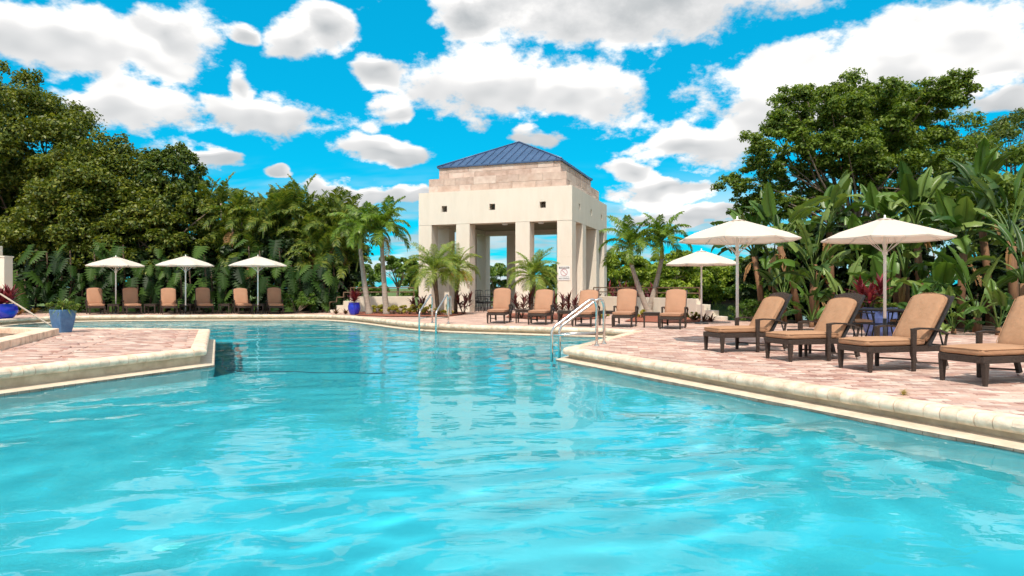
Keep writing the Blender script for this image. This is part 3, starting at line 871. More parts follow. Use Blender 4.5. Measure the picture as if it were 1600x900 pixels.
for k in range(4):
    R = Matrix.Rotation(k * pi / 2, 4, 'Z')
    f = lambda x, y, z: tuple(R @ Vector((x, y, z)))
    MB().add([f(-EH, -EH, EZ), f(EH, -EH, EZ), f(0, 0, AZ), f(-EH, -EH, EZ - .07), f(EH, -EH, EZ - .07)], [(0, 1, 2), (3, 4, 1, 0)]).build('roof_panel', M['roof'], roof)
    sl = sqrt(EH ** 2 + (AZ - EZ) ** 2); up = R.to_3x3() @ Vector((0, -(AZ - EZ) / sl, EH / sl))
    for j in range(-7, 8):
        x = j * .43; t = 1 - abs(x) / EH
        if t < .05: continue
        a = Vector(f(x, -EH, EZ)) + up * .02; b = Vector(f(x, -EH * (1 - t), EZ + (AZ - EZ) * t)) + up * .02
        MB().bar(a, b, .018, .04, up).build('seam', M['roof'], roof)
    a = Vector(f(-EH, -EH, EZ)); b = Vector(f(0, 0, AZ)); MB().tube([a + Vector((0, 0, .02)), b + Vector((0, 0, .02))], .045, 6).build('hip_cap', M['roof'], roof)
MB().box((0, 0, EZ - .045), (2 * EH - .02, 2 * EH - .02, .05)).build('eave_board', M['roof'], roof)
for (lx, ly) in ((.5, -3.55), (2.35, -3.55)):
    MB().lathe([(.001, -.09), (.13, -.08), (.15, 0), (.001, 0)], 14, (lx, ly, ZB + .012)).build('ceiling_light', M['white'], PAV)
# NO DIVING sign on the near column
PR = Matrix.Rotation(rad(-19.7), 3, 'Z')
def pav(x, y, z=0): return PR @ Vector((x, y, z)) + Vector((.384, 36.01, 0))
sg = empty('pool_sign', pav(3.62, -4.0, 1.86), rad(-19.7)); tag(sg, 'white no diving sign on the near corner column of the pavilion', 'sign')
MB().box((0, -.012, 0), (.56, .02, .66)).build('panel', M['white'], sg)
def text(s_, size, z, mat, parent, y=-.026):
    c = bpy.data.curves.new('lettering', 'FONT'); c.body = s_; c.size = size; c.align_x = 'CENTER'; c.align_y = 'CENTER'; c.extrude = .002
    c.materials.append(mat)
    tmp = bpy.data.objects.new('lettering_curve', c); COL.objects.link(tmp)
    me = bpy.data.meshes.new_from_object(tmp); bpy.data.objects.remove(tmp)
    return inst('lettering', me, parent, (0, y, z), (pi / 2, 0, 0))
MB().box((0, -.0235, .262), (.50, .003, .09)).build('heading_band', M['grey_ink'], sg)
text('WARNING', .085, .262, M['white'], sg, -.028)
mb = MB()
ring = [(.155 * cos(2 * pi * k / 28), -.026, .045 + .155 * sin(2 * pi * k / 28)) for k in range(28)]
mb.tube(ring + [ring[0]], .011, 6, False).bar((-.105, -.026, .15), (.105, -.026, -.06), .018, .01, (0, 1, 0)).build('prohibition_symbol', M['red'], sg)
MB().box((0, -.0235, -.165), (.44, .003, .012)).build('rule', M['grey_ink'], sg)
text('NO DIVING', .098, -.25, M['ink'], sg)

# ------------------------------------------------------------------ terrace walls and railings
def terrace(name_lbl, A, B, steps_to, label, rlabel, side, ztop=.75, nstep=3, rail_from=0.0):
    A, B, E = Vector(A), Vector(B), Vector(steps_to)
    w = empty('terrace_wall', (A.x, A.y, 0)); tag(w, label, 'wall')
    T = .28
    d = (B - A); ln = d.length; d = d / ln; k = max(1, round(ln / 1.3))
    for j in range(k):
        a, b = A + d * (ln * j / k + .004), A + d * (ln * (j + 1) / k - .004)
        c = (a + b) / 2 - A
        MB().box((c.x, c.y, (ztop - .3) / 2), ((b - a).length, T, ztop + .3), atan2(d.y, d.x)).build('wall_panel', M['stucco2'], w, bevel=.01)
    e = E - B; sl = e.length / nstep; e.normalize()
    for j in range(nstep):
        z = ztop - (j + 1) * ztop / (nstep + .6)
        a = B + e * sl * j + e * .004; b = B + e * sl * (j + 1)
        c = (a + b) / 2 - A
        MB().box((c.x, c.y, (z - .3) / 2), ((b - a).length, T, z + .3), atan2(e.y, e.x)).build('stepped_block', M['stucco2'], w, bevel=.01)
    r = empty('terrace_railing', (A.x, A.y, ztop)); tag(r, rlabel, 'railing')
    sh = ztop
    RL = lambda p, z: (p.x - A.x, p.y - A.y, z - sh)
    A2 = A + d * rail_from
    top = 1.19
    for z in (top, .97):
        MB().bar(RL(A2, z), RL(B, z), .05, .05).build('rail', M['wood_rail'], r)
    kk = max(1, round(ln / 1.5))
    for j in range(kk + 1):
        p = A2.lerp(B, j / kk); MB().bar(RL(p, sh - .02), RL(p, top - .026), .045, .045, (d.x, d.y, 0)).build('post', M['wood_rail'], r)
    return w, r, RL, d, e, sl, ztop
w, r, RL, d, e, sl, zt = terrace('', (-5.0, 33.75), (-7.85, 32.2), (-8.75, 31.75), 'low cream wall with steps behind the two slim palms left of pavilion', 'brown railing stepping down on the cream wall left of pavilion', -1)
B_ = Vector((-7.85, 32.2)); zz = 1.19
for j in range(3):
    p = B_ + e * sl * j; q = B_ + e * sl * (j + 1); z2 = zz - .23
    MB().bar(RL(p, zz), RL(p, z2), .045, .045, (e.x, e.y, 0)).build('rail', M['wood_rail'], r)
    MB().bar(RL(p, z2), RL(q, z2), .05, .05).build('rail', M['wood_rail'], r); zz = z2
MB().bar(RL(q, zz), RL(q, .0), .045, .045, (e.x, e.y, 0)).build('post', M['wood_rail'], r)
terrace('', (4.2, 34.8), (7.33, 25.9), (7.85, 24.45), 'low cream wall with steps behind two leaning palms right of pavilion', 'brown two bar railing along the cream wall right of pavilion', 1, rail_from=.2)
# cream pillar at the very left edge
pl = empty('gate_pillar', XY(2, 28.6)); tag(pl, 'cream stucco pillar at the left edge behind the red plant', 'pillar')
MB().box((.04, 0, 1.24), (.55, .5, 2.5)).build('shaft', M['stucco2'], pl, bevel=.015)
MB().box((-.42, .1, 1.5), (.36, .6, 3.0)).build('taller_shaft', M['stucco2'], pl, bevel=.015)
MB().box((.04, 0, 2.52), (.61, .56, .06)).build('cap', M['stucco2'], pl, bevel=.01)

# mulch beds in front of the walls and the pavilion
def patch(pts, mat=M['mulch'], z=.02):
    q = [G(px, py) for px, py in pts]; return tag(sheet('planting_bed', [[(p.x, p.y) for p in q]], z, mat), kind='structure')
patch([(548, 490.2), (560, 493.2), (612, 495), (700, 494.5), (728, 491), (728, 488), (655, 486.5), (600, 487), (560, 487.5)])
patch([(790, 496), (835, 499), (905, 500), (945, 497), (940, 491), (880, 490), (800, 490)])
patch([(975, 502.5), (1050, 504.5), (1085, 503.5), (1115, 502), (1075, 495), (1000, 493)])

# ------------------------------------------------------------------ furniture builders
def children(o): return [c for c in bpy.data.objects if c.parent == o]
def copy_tree(o, parent=None, kids=None):
    c = o.copy(); COL.objects.link(c)
    if parent is not None: c.parent = parent
    for ch in o.children: copy_tree(ch, c)
    return c

PAD_SEAT = rounded_pad(1.02, .60, .105, .05, 0, puff=.012); PAD_SEAT.materials.append(M['cushion'])
PAD_BACK = rounded_pad(.76, .60, .105, .06, .045, puff=.015); PAD_BACK.materials.append(M['cushion'])
PAD_SEAT2 = PAD_SEAT.copy(); PAD_SEAT2.materials[0] = M['cush_mid']
PAD_BACK2 = PAD_BACK.copy(); PAD_BACK2.materials[0] = M['cush_mid']
def make_lounger(mid=False, back_deg=58.5, slip=0.0, wheels=True):
    """x runs from the foot end to the head end; origin on the ground between the foot legs"""
    root = empty('sun_lounger')
    wk = M['wicker']
    mb = MB()
    for s_ in (-1, 1): mb.box((.66, s_ * .285, .315), (1.44, .045, .085))
    mb.box((-.04, 0, .315), (.045, .525, .085)).box((1.36, 0, .315), (.045, .525, .085)); mb.box((.66, 0, .335), (1.36, .53, .02))
    mb.build('seat_frame', wk, root, bevel=.008)
    for s_ in (-1, 1):
        MB().box((-.01, s_ * .283, .136), (.075, .065, .274), taper=.62).build('leg', wk, root, bevel=.006)
        p = MB().box((.69, s_ * .335, .30), (.075, .05, .60), taper=.72); p.build('arm_post', wk, root, bevel=.006)
        lg = MB().bar((1.26, s_ * .27, .28), (1.33, s_ * .27, .05), .05, .06).build('rear_leg', wk, root)
        MB().tube([(1.335, s_ * .27 - .018, .035), (1.335, s_ * .27 + .018, .035)], .034, 12).build('wheel', M['steel'] if wheels else wk, lg)
        pts = [(.655, s_ * .335, .595), (.80, s_ * .335, .612), (1.0, s_ * .335, .605), (1.16, s_ * .335, .575), (1.30, s_ * .33, .525)]
        mb = MB()
        for a, b in zip(pts[:-1], pts[1:]): mb.bar(a, b, .055, .026)
        mb.bar((1.29, s_ * .33, .525), (1.27, s_ * .30, .30), .04, .03); mb.build('armrest', wk, root)
    for s_ in (-1, 1): MB().bar((.69, s_ * .315, .13), (1.32, s_ * .28, .085), .02, .024).build('stretcher', wk, root)
    inst('seat_cushion', PAD_SEAT2 if mid else PAD_SEAT, root, (-.065, 0, .355))
    def piping(L_, W, z, arc):
        pts = [(r_ + (L_ - 2 * r_) * t + arc * 0, -W / 2, z) for r_ in (.05,) for t in (0, .5, 1)] + [(L_ - .012, -W / 2 + .03, z)]
        top_ = [(L_ + arc * (1 - (2 * k / 6 - 1) ** 2), -W / 2 + .05 + (W - .1) * k / 6, z) for k in range(7)]
        pts = pts + top_ + [(x, -y, zz) for (x, y, zz) in reversed(pts)] + [(.012, W / 2 - .03, z), (0, W / 2 - .06, z), (0, -W / 2 + .06, z), (.012, -W / 2 + .03, z), (.05, -W / 2, z)]
        return MB().tube(pts, .0055, 5, False)
    cm = M['cush_mid'] if mid else M['cushion']
    sc_ = [c for c in bpy.data.objects if c.parent == root and c.name.startswith('seat_cushion')][0]
    piping(1.02, .60, .085, 0).build('piping', cm, sc_)
    a = rad(back_deg)
    bf = empty('backrest'); bf.parent = root; bf.location = (.955, 0, .375); bf.rotation_euler = (0, -a, 0)
    mb = MB()
    n_ = 9; W = .60; L_ = .83
    top = [(L_ + .05 * (1 - (2 * k / (n_ - 1) - 1) ** 2), -W / 2 + W * k / (n_ - 1)) for k in range(n_)]
    out = [(0, -W / 2)] + top + [(0, W / 2)]
    V = [(x, y, -.03) for x, y in out] + [(x, y, -.058) for x, y in out]; m_ = len(out)
    mb.add(V, [tuple(reversed(range(m_))), tuple(range(m_, 2 * m_))] + [(i, (i + 1) % m_, m_ + (i + 1) % m_, m_ + i) for i in range(m_)])
    mb.build('back_panel', wk, bf)
    for s_ in (-1, 1): MB().bar((0, s_ * .305, -.044), (L_ + .01, s_ * .305, -.044), .018, .045).build('side_rail', M['dark_metal'], bf)
    inst('back_cushion', PAD_BACK2 if mid else PAD_BACK, bf, (.03 - slip, 0, -.028))
    piping(.76, .60, .085, .045).build('piping', cm, bf, (.03 - slip, 0, -.028))
    MB().bar((.42, .22, -.06), (.12, .22, -.40), .018, .018).bar((.42, -.22, -.06), (.12, -.22, -.40), .018, .018).build('prop', M['dark_metal'], bf)
    return root

def place(root, loc, heading, label, group, cat, first):
    o = root if first else copy_tree(root)
    o.location = loc; o.rotation_euler = (0, 0, rad(heading)); tag(o, label, cat, group); return o

GN = 'loungers on the near right deck'
slots = [((3.79, 12.40), 14, 0.10, 'tan lounger under the white parasol pole, farthest of the four near loungers'),
         ((4.41, 10.93), 16, 0.10, 'second near lounger from the lake, its woven back showing above cushion'),
         ((4.99, 9.62), 14.5, 0.0, 'third near lounger, full cushion in front of the dining table'),
         ((5.66, 8.30), 17, 0.0, 'nearest tan lounger, cut by the right edge of the picture')]
for (p, h, slip, lb) in slots:
    o = make_lounger(slip=slip); place(o, (p[0], p[1], 0), h, lb, GN, 'lounger', True)
Lm = make_lounger(True, 66)
mids = [(775, 22.1, 80, 'tall-backed tan lounger beside the table set inside the pavilion'), (839.5, 21.35, 75, 'tan lounger below the bright green pygmy palm'),
        (909, 20.35, 75, 'tan lounger seen through the near steel handrail'), (972, 19.95, 72, 'tan lounger just right of the near steel handrail'),
        (1047, 19.0, 69, 'tan lounger at right end of the middle row before the wall')]
for k, (px, Y, h, lb) in enumerate(mids):
    p = XY(px, Y); o = place(Lm, p, h + (0, 1.5, -2, 1, -1)[k], lb, 'loungers in the middle row before the pavilion', 'lounger', k == 0)
    for c in o.children:
        if c.name.startswith('backrest'): c.rotation_euler = (0, -rad((71, 62, 60, 66, 64)[k]), 0)
Lf = make_lounger(True, 72, wheels=False)
fars = [(152, 'leftmost tan lounger of the far row under the left parasol'), (209.5, 'second tan lounger from the left in the far row'), (265.5, 'third tan lounger from the left in the far row'),
        (322, 'fourth tan lounger from the left in the far row'), (383, 'fifth tan lounger from left, beside the third parasol pole'), (432, 'rightmost tan lounger of the far row beside the bushes')]
for k, (px, lb) in enumerate(fars):
    p = XY(px, 29.45 if k < 3 else 29.9); o = place(Lf, p, 128 - 2.2 * k + (0, 2, -3, 1, 3, -2)[k], lb, 'loungers in the far row by the hedge', 'lounger', k == 0)
    for c in o.children:
        if c.name.startswith('backrest'): c.rotation_euler = (0, -rad((72, 75, 70, 76, 68, 74)[k]), 0)

def make_table():
    t = empty('side_table'); wk = M['wicker']
    MB().box((0, 0, .435), (.50, .50, .035)).build('table_top', wk, t, bevel=.006)
    MB().box((0, -.22, .385), (.42, .03, .065)).box((0, .22, .385), (.42, .03, .065)).box((-.22, 0, .385), (.03, .41, .065)).box((.22, 0, .385), (.03, .41, .065)).build('apron', wk, t)
    for sx in (-1, 1):
        for sy in (-1, 1): MB().box((sx * .215, sy * .215, .208), (.05, .05, .416), taper=.7).build('leg', wk, t)
    return t
tb = make_table()
tabs = [(180.5, 30.0, 'side tables of the far row', 'brown side table at the leftmost parasol pole in far row'), (237, 30.0, 'side tables of the far row', 'brown side table between second and third far loungers'),
        (292, 30.2, 'side tables of the far row', 'brown side table at the middle parasol pole in far row'), (352, 30.3, 'side tables of the far row', 'brown side table between fourth and fifth far loungers'),
        (405, 30.3, 'side tables of the far row', 'brown side table behind the third parasol pole in far row'),
        (818, 22.4, 'side tables of the middle row', 'brown side table between first and second middle loungers'), (884, 21.4, 'side tables of the middle row', 'brown side table behind the handrail between middle loungers'),
        (948, 21.2, 'side tables of the middle row', 'brown side table right of handrail between middle loungers'), (1018, 19.9, 'side tables of the middle row', 'brown side table between the two rightmost middle loungers')]
for k, (px, Y, g, lb) in enumerate(tabs): place(tb, XY(px, Y), 8 if k < 5 else -10, lb, g, 'side table', k == 0)
t2 = copy_tree(tb); t2.location = (5.25, 11.75, 0); t2.rotation_euler = (0, 0, rad(15)); tag(t2, 'low brown side table between the two farthest near loungers', 'side table', 'side tables of the near loungers')

# ------------------------------------------------------------------ parasols
def make_parasol(R=1.24, ze=2.17, zt=2.56, pole_r=.028, nr=8, dark_to=.4, hidden_base=True):
    u = empty('parasol')
    mb = MB()
    prof = [(.0, zt), (.12, zt - .012), (.45, zt - .012 - (zt - ze) * .33), (.80, zt - (zt - ze) * .71), (1.0, ze)]
    for w_ in range(nr):                                  # one gore between each pair of ribs, hung slightly slack
        V = []
        for (fr_, z) in prof:
            for j in range(6):
                t = j / 5; a = 2 * pi * (w_ + t) / nr
                pol = cos(pi / nr) / cos((t - .5) * 2 * pi / nr) * (1 - .012 * fr_ * sin(pi * t))
                V.append((R * fr_ * pol * cos(a), R * fr_ * pol * sin(a), z - .035 * fr_ * (1.25 - fr_) * 2 * sin(pi * t)))
        mb.add(V, [(i * 6 + j, (i + 1) * 6 + j, (i + 1) * 6 + j + 1, i * 6 + j + 1) for i in range(4) for j in range(5)], True)
        e0, e1 = V[24:30], [(x * .994, y * .994, z - .028) for (x, y, z) in V[24:30]]
        mb.add(e0 + e1, [(j, 6 + j, 7 + j, j + 1) for j in range(5)])
    c = mb.build('canopy', M['canopy'], u)
    MB().lathe([(.001, zt + .02), (.08, zt + .014), (.17, zt - .012), (.165, zt - .016)], 16).build('vent_cap', M['canopy'], c)
    MB().tube([(0, 0, dark_to), (0, 0, zt + .03)], pole_r, 12).build('pole', M['white_metal'], u)
    MB().tube([(0, 0, 0), (0, 0, dark_to)], pole_r * 1.25, 12).build('base_tube', M['dark_metal'], u)
    MB().lathe([(.001, .05), (.06, .05), (.22, .025), (.23, 0)], 20).build('base_plate', M['dark_metal'], u)
    MB().lathe([(.001, zt + .09), (.016, zt + .085), (.02, zt + .01)], 10).build('finial', M['white_metal'], u)
    hub = MB().lathe([(pole_r, 1.86), (.05, 1.87), (.05, 1.95), (pole_r, 1.96)], 12).build('hub', M['white_metal'], u)
    for k in range(nr):
        a = 2 * pi * k / nr
        P = [(R * f_ * cos(a) * .985, R * f_ * sin(a) * .985, z - .03) for f_, z in ((.05, zt - .01), (.45, prof[2][1]), (.80, prof[3][1]), (.99, ze))]
        rb = MB().tube(P, .010, 5).build('rib', M['white_metal'], u)
        MB().tube([(.05 * cos(a), .05 * sin(a), 1.93), (R * .5 * cos(a), R * .5 * sin(a), prof[2][1] - .06)], .007, 5).build('strut', M['white_metal'], rb)
    return u
pf = make_parasol()
for k, (px, Y, z, rt, lb) in enumerate([(181, 29.9, 0, 7, 'leftmost white parasol over the far loungers'), (290, 29.3, 0, 0, 'middle white parasol over the far loungers'), (403, 29.4, -.03, 11, 'right white parasol of the three over far loungers')]):
    p = XY(px, Y, 0); o = place(pf, p, rt, lb, 'parasols over the far row', 'parasol', k == 0)
pn = make_parasol(1.24, 2.20, 2.60, .03, dark_to=.56)
for k, (px, Y, rt, lb) in enumerate([(1152, 13.85, 15, 'large white parasol above the farthest near loungers, sky behind'), (1382.5, 13.6, 5, 'large white parasol in front of the banana-like leaves')]):
    place(pn, XY(px, Y), rt, lb, 'parasols over the near loungers', 'parasol', k == 0)
pmid = make_parasol(1.24, 1.97, 2.40, .028, dark_to=.1)
place(pmid, XY(1096, 22.0), 10, 'smaller looking white parasol near the cream steps and lake', None, 'parasol', True)

# ------------------------------------------------------------------ steel handrails
def rail_pts(P, r=.06, n=5):
    """round the corners of a polyline"""
    P = [Vector(p) for p in P]; out = [P[0]]
    for a, b, c in zip(P[:-2], P[1:-1], P[2:]):
        u, v = (a - b), (c - b); k = min(r, u.length * .45, v.length * .45)
        s_, e_ = b + u.normalized() * k, b + v.normalized() * k
        for j in range(n + 1):
            t = j / n; out.append(s_.lerp(b, t).lerp(b.lerp(e_, t), t))
    return out + [P[-1]]
def ladder(deckpts, poolpts, label, ztop=.95, zmid=.36, zbar=.235, panel=False):
    base = Vector((deckpts[0][0], deckpts[0][1], 0))
    h = empty('pool_handrail', base); tag(h, label, 'handrail')
    for (d0, p0) in zip(deckpts, poolpts):
        d_, p_ = Vector((d0[0], d0[1], 0)) - base, Vector((p0[0], p0[1], 0)) - base
        s_ = lambda t, z: d_.lerp(p_, t) + Vector((0, 0, z))
        pts = rail_pts([s_(0, -.01), s_(.0, ztop - .12), s_(.06, ztop), s_(.16, ztop - .01), s_(1, zmid), s_(1, -.62)], .12)
        MB().tube(pts, .029, 10).build('rail', M['steel'], h)
        MB().tube([s_(0.02, zbar), s_(.98, zbar)], .02, 8).build('cross_bar', M['steel'], h)
        MB().lathe([(.05, .022), (.055, .0)], 12, d_).lathe([(.024, .03), (.05, .022)], 12, d_).build('escutcheon', M['steel'], h)
    return h
ladder([(1.746, 13.65), (1.96, 14.10)], [(.80, 13.35), (.99, 13.82)], 'near stainless steel pool handrail pair at the right deck tip')
h = ladder([(-2.70, 22.45), (-2.12, 22.1)], [(-2.98, 21.3), (-2.43, 21.2)], 'far stainless steel pool handrail pair in front of the pygmy palms', zmid=.40, zbar=.2)
MB().box((.60, -.28, .60), (.17, .03, .62), rad(-20)).build('hanging_panel', M['steel'], h)
sr = empty('spa_handrail', (-14.9, 18.6, ZI)); tag(sr, 'slanting pale handrail at left edge running down behind blue planter', 'handrail')
MB().tube([(-.9, -.3, 1.42), (.55, 0, .93), (1.75, .55, -.1), (2.1, .7, -.42)], .024, 10).build('rail', M['tan_metal'], sr)
MB().tube([(-.6, -.2, 1.30), (-.6, -.2, -.02)], .024, 8).build('post', M['white_metal'], sr)

# ------------------------------------------------------------------ dining set and patio chairs
def make_chair(mat, seat_mat, h=.92):
    c = empty('patio_chair')
    for sx in (-1, 1):
        MB().tube([(sx * .24, -.24, 0), (sx * .23, -.22, .42), (sx * .24, -.2, .64)], .013, 6).build('leg', mat, c)
        MB().tube([(sx * .23, .27, 0), (sx * .22, .22, .42), (sx * .21, .30, h)], .013, 6).build('leg', mat, c)
        MB().tube([(sx * .24, -.22, .64), (sx * .26, .05, .66), (sx * .22, .25, .62)], .015, 6).build('armrest', mat, c)
    mb = MB().tube([(-.21, .30, h), (-.1, .31, h + .04), (.1, .31, h + .04), (.21, .30, h)], .014, 6)
    for k in range(5):
        z = .50 + k * .085; mb.bar((-.21, .235 + k * .016, z), (.21, .235 + k * .016, z), .012, .035, (0, 1, 0))
    mb.tube([(-.07, .235, .46), (-.07, .305, h + .02)], .008, 5).tube([(.07, .235, .46), (.07, .305, h + .02)], .008, 5)
    mb.build('backrest', mat, c)
    MB().box((0, 0, .42), (.46, .46, .03)).build('seat_frame', mat, c)
    pad = rounded_pad(.44, .44, .06, .05); pad.materials.append(seat_mat); inst('seat_cushion', pad, c, (-.22, 0, .435))
    return c
def make_dining(mat, R=.55, h=.72):
    t = empty('dining_table')
    MB().lathe([(.001, h), (R, h), (R + .012, h - .015), (R, h - .04), (.001, h - .04)], 28).build('table_top', mat, t)
    for k in range(4):
        a = k * pi / 2 + .5; MB().tube([(.42 * cos(a), .42 * sin(a), 0), (.30 * cos(a), .30 * sin(a), .38), (.40 * cos(a), .40 * sin(a), h - .04)], .016, 6).build('leg', mat, t)
    MB().lathe([(.31, .37), (.31, .39), (.29, .39)], 20).build('ring_brace', mat, t)
    return t
dk = M['dark_metal']
dt = make_dining(dk); dt.location = XY(1379, 14.75); tag(dt, 'dark round metal dining table behind the near parasol pole', 'table')
ch = make_chair(dk, M['cushion'])
place(ch, XY(1341, 14.5), 95, 'dark metal chair with tan seat, left of the round dining table', 'chairs at the dining table', 'chair', True)
place(ch, XY(1413, 14.55), -85, 'dark metal chair with tan seat, right of the round dining table', 'chairs at the dining table', 'chair', False)
ch2 = make_chair(dk, M['dark_metal'], 1.02)
pt = make_dining(dk, .6, .76); pt.location = pav(-.9, -2.3); tag(pt, 'black round table standing inside the pavilion', 'table')
for k, (px, Y, rt, lb) in enumerate([(752, 32.6, 160, 'black slatted chair inside the pavilion nearest the second column'), (767, 33.4, 20, 'black slatted chair in the pavilion half behind the tall lounger'), (741, 35.2, -60, 'black chair inside pavilion at the far side of its table')]):
    place(ch2, XY(px, Y), rt, lb, 'chairs inside the pavilion', 'chair', k == 0)

# ------------------------------------------------------------------ foliage tools
def unit(n, rng):
    v = rng.normal(size=(n, 3)); return v / np.linalg.norm(v, axis=1, keepdims=True)
def leaf_quads(P, Nrm, size, rng, asp=.5, jit=.4):
    n = len(P)
    a = unit(n, rng); t = a - (a * Nrm).sum(1, keepdims=True) * Nrm
    t[:, 2] -= .25; t = t - (t * Nrm).sum(1, keepdims=True) * Nrm
    t /= np.linalg.norm(t, axis=1, keepdims=True) + 1e-9
    b = np.cross(Nrm, t)
    l = size * (1 + jit * rng.uniform(-1, 1, (n, 1))); w = l * asp
    v0 = P - t * l * .5; v2 = P + t * l * .5 - Nrm * l * .12
    v1 = P + b * w * .5 + Nrm * w * .12; v3 = P - b * w * .5 + Nrm * w * .12
    V = np.stack([v0, v1, v2, v3], 1).reshape(-1, 3)
    return V, np.arange(4 * n).reshape(n, 4)
def clump_leaves(C, R, n, size, rng, asp=.5, up=.45, shell=.8):
    """leaves spread over clumps with centres C, radii R (k,3); n leaves in all, more on bigger clumps"""
    wgt = (R[:, 0] * R[:, 2]); wgt = wgt / wgt.sum()
    k = rng.choice(len(C), n, p=wgt)
    d = unit(n, rng); d[:, 2] = np.where(d[:, 2] < -.35, -d[:, 2], d[:, 2])
    r = shell + (1 - shell) * rng.uniform(-1.6, 1, (n, 1))
    P = C[k] + d * r * R[k]
    Nn = d * .55 + unit(n, rng) * .65 + np.array([0, 0, up]); Nn /= np.linalg.norm(Nn, axis=1, keepdims=True)
    return leaf_quads(P, Nn, size, rng, asp)
def dome_clumps(c, rad_, n, rng, cr=(.16, .26), low=-.75, flat=.8, lump=.12):
    d = unit(n * 3, rng); d = d[d[:, 2] > low][:n]
    r = np.where(rng.uniform(size=(len(d), 1)) < .72, rng.uniform(.78, 1.0, (len(d), 1)), rng.uniform(.35, .78, (len(d), 1)))
    r *= 1 + lump * rng.normal(size=(len(d), 1))
    C = np.array(c) + d * r * np.array(rad_)
    s_ = rng.uniform(cr[0], cr[1], (len(d), 1)) * min(rad_)
    return C, np.concatenate([s_, s_, s_ * flat], 1)
def limbs(mb, base, fork, C, r0, rng, n=14, seg=6):
    """tapered trunk to the fork, then limbs bending out to some of the clump centres"""
    base, fork = Vector(base), Vector(fork)
    m = base.lerp(fork, .5) + Vector((rng.uniform(-.2, .2), rng.uniform(-.2, .2), 0))
    mb.tube([base - Vector((0, 0, .15)), base + Vector((0, 0, .25)), m, fork], [r0 * 1.35, r0, r0 * .85, r0 * .7], 9)
    for k in rng.choice(len(C), min(n, len(C)), replace=False):
        e = Vector(C[k]); L_ = (e - fork).length
        mid = fork.lerp(e, .5) + Vector((rng.normal() * .08, rng.normal() * .08, .10)) * L_
        rr_ = r0 * .30
        mb.tube([fork - Vector((0, 0, .1)), fork.lerp(mid, .5) + Vector((0, 0, .03 * L_)), mid, mid.lerp(e, .55), e], [rr_, rr_ * .8, rr_ * .6, rr_ * .4, rr_ * .12], seg, False)
        for _ in range(2):
            q = Vector(C[rng.integers(len(C))])
            if (q - mid).length < L_ * .8: mb.tube([mid, mid.lerp(q, .5) + Vector((0, 0, .05 * L_)), q], [rr_ * .5, rr_ * .3, rr_ * .08], 5, False)
def tree(name, label, cat, base, fork_h, C, R, nleaf, size, mat, r0, rng, group=None, nl=14, asp=.5, bark=None, shell=.8, up=.45):
    t = empty(name, base); tag(t, label, cat, group)
    b = np.array(base)
    mb = MB(); limbs(mb, (0, 0, 0), (0, 0, fork_h), C - b, r0, rng, nl)
    mb.build('trunk', bark or M['bark'], t)
    V, Q = clump_leaves(C - b, R, nleaf, size, rng, asp, up, shell)
    inst('crown', np_mesh('crown', V, Q, mat), t)
    return t

# ------------------------------------------------------------------ big trees
def merge(*cs): return np.concatenate([c[0] for c in cs]), np.concatenate([c[1] for c in cs])
R_ = np.random.default_rng(21)
def left_tree(px, Y, ztop, rx, ry, label, n, mat, seed, size=.20, zl=1.2, cl=150):
    rng = np.random.default_rng(seed)
    p = XY(px, Y)
    c = (p.x, p.y, zl + (ztop - zl) * .48); rz_ = (ztop - zl) * .50
    C, R = dome_clumps(c, (rx, ry, rz_), cl, rng, (.16, .36), -.9, .8, .07)
    # a few spires break the outline
    k = 16; a = rng.uniform(0, 2 * pi, k); rr_ = rng.uniform(.1, .85, k)
    Sx = np.stack([c[0] + rx * rr_ * np.cos(a), c[1] + ry * rr_ * np.sin(a), c[2] + rz_ * np.sqrt(1 - rr_ ** 2) + rng.uniform(0, .7, k)], 1)
    C = np.concatenate([C, Sx]); R = np.concatenate([R, np.tile([.4, .4, .65], (k, 1))])
    return tree('ficus_tree', label, 'tree', (p.x, p.y, -.0), 2.4, C, R, n, size, mat, .30, rng, 'tall trees behind the far loungers', 12, .55, None, .72)
left_tree(-125, 38, 12.5, 5.5, 4.5, 'dense dark tree cut by the left edge of the picture', 34000, M['ficus2'], 31, .25)
left_tree(14, 38.5, 13.2, 4.7, 5.0, 'tallest dense olive green tree at the upper left', 90000, M['ficus'], 32)
left_tree(160, 37.2, 9.1, 3.7, 4.0, 'rounded dense tree above the leftmost far parasol', 60000, M['ficus'], 33)
left_tree(276, 37.6, 8.5, 1.9, 3.0, 'narrow dark tree between the tall trees and feathery palms', 40000, M['ficus2'], 34)
left_tree(120, 35.0, 6.2, 3.6, 2.2, 'lower leafy tree in front of the tallest olive tree', 40000, M['ficus'], 35, .18, 1.4)
left_tree(250, 35.0, 5.6, 3.4, 2.0, 'low bushy tree above the middle far parasol', 36000, M['ficus'], 36, .18, 1.4)
left_tree(365, 41, 6.3, 3.0, 2.2, 'dark leafy tree behind the leftmost feathery palms', 22000, M['ficus2'], 37, .24, .3, 90)
left_tree(440, 41, 6.2, 3.0, 2.2, 'dark leafy tree behind the middle feathery palms', 22000, M['ficus2'], 38, .24, .3, 90)
left_tree(512, 40, 5.6, 2.4, 2.0, 'dark leafy tree behind the rightmost feathery palms', 18000, M['ficus2'], 39, .24, .3, 80)

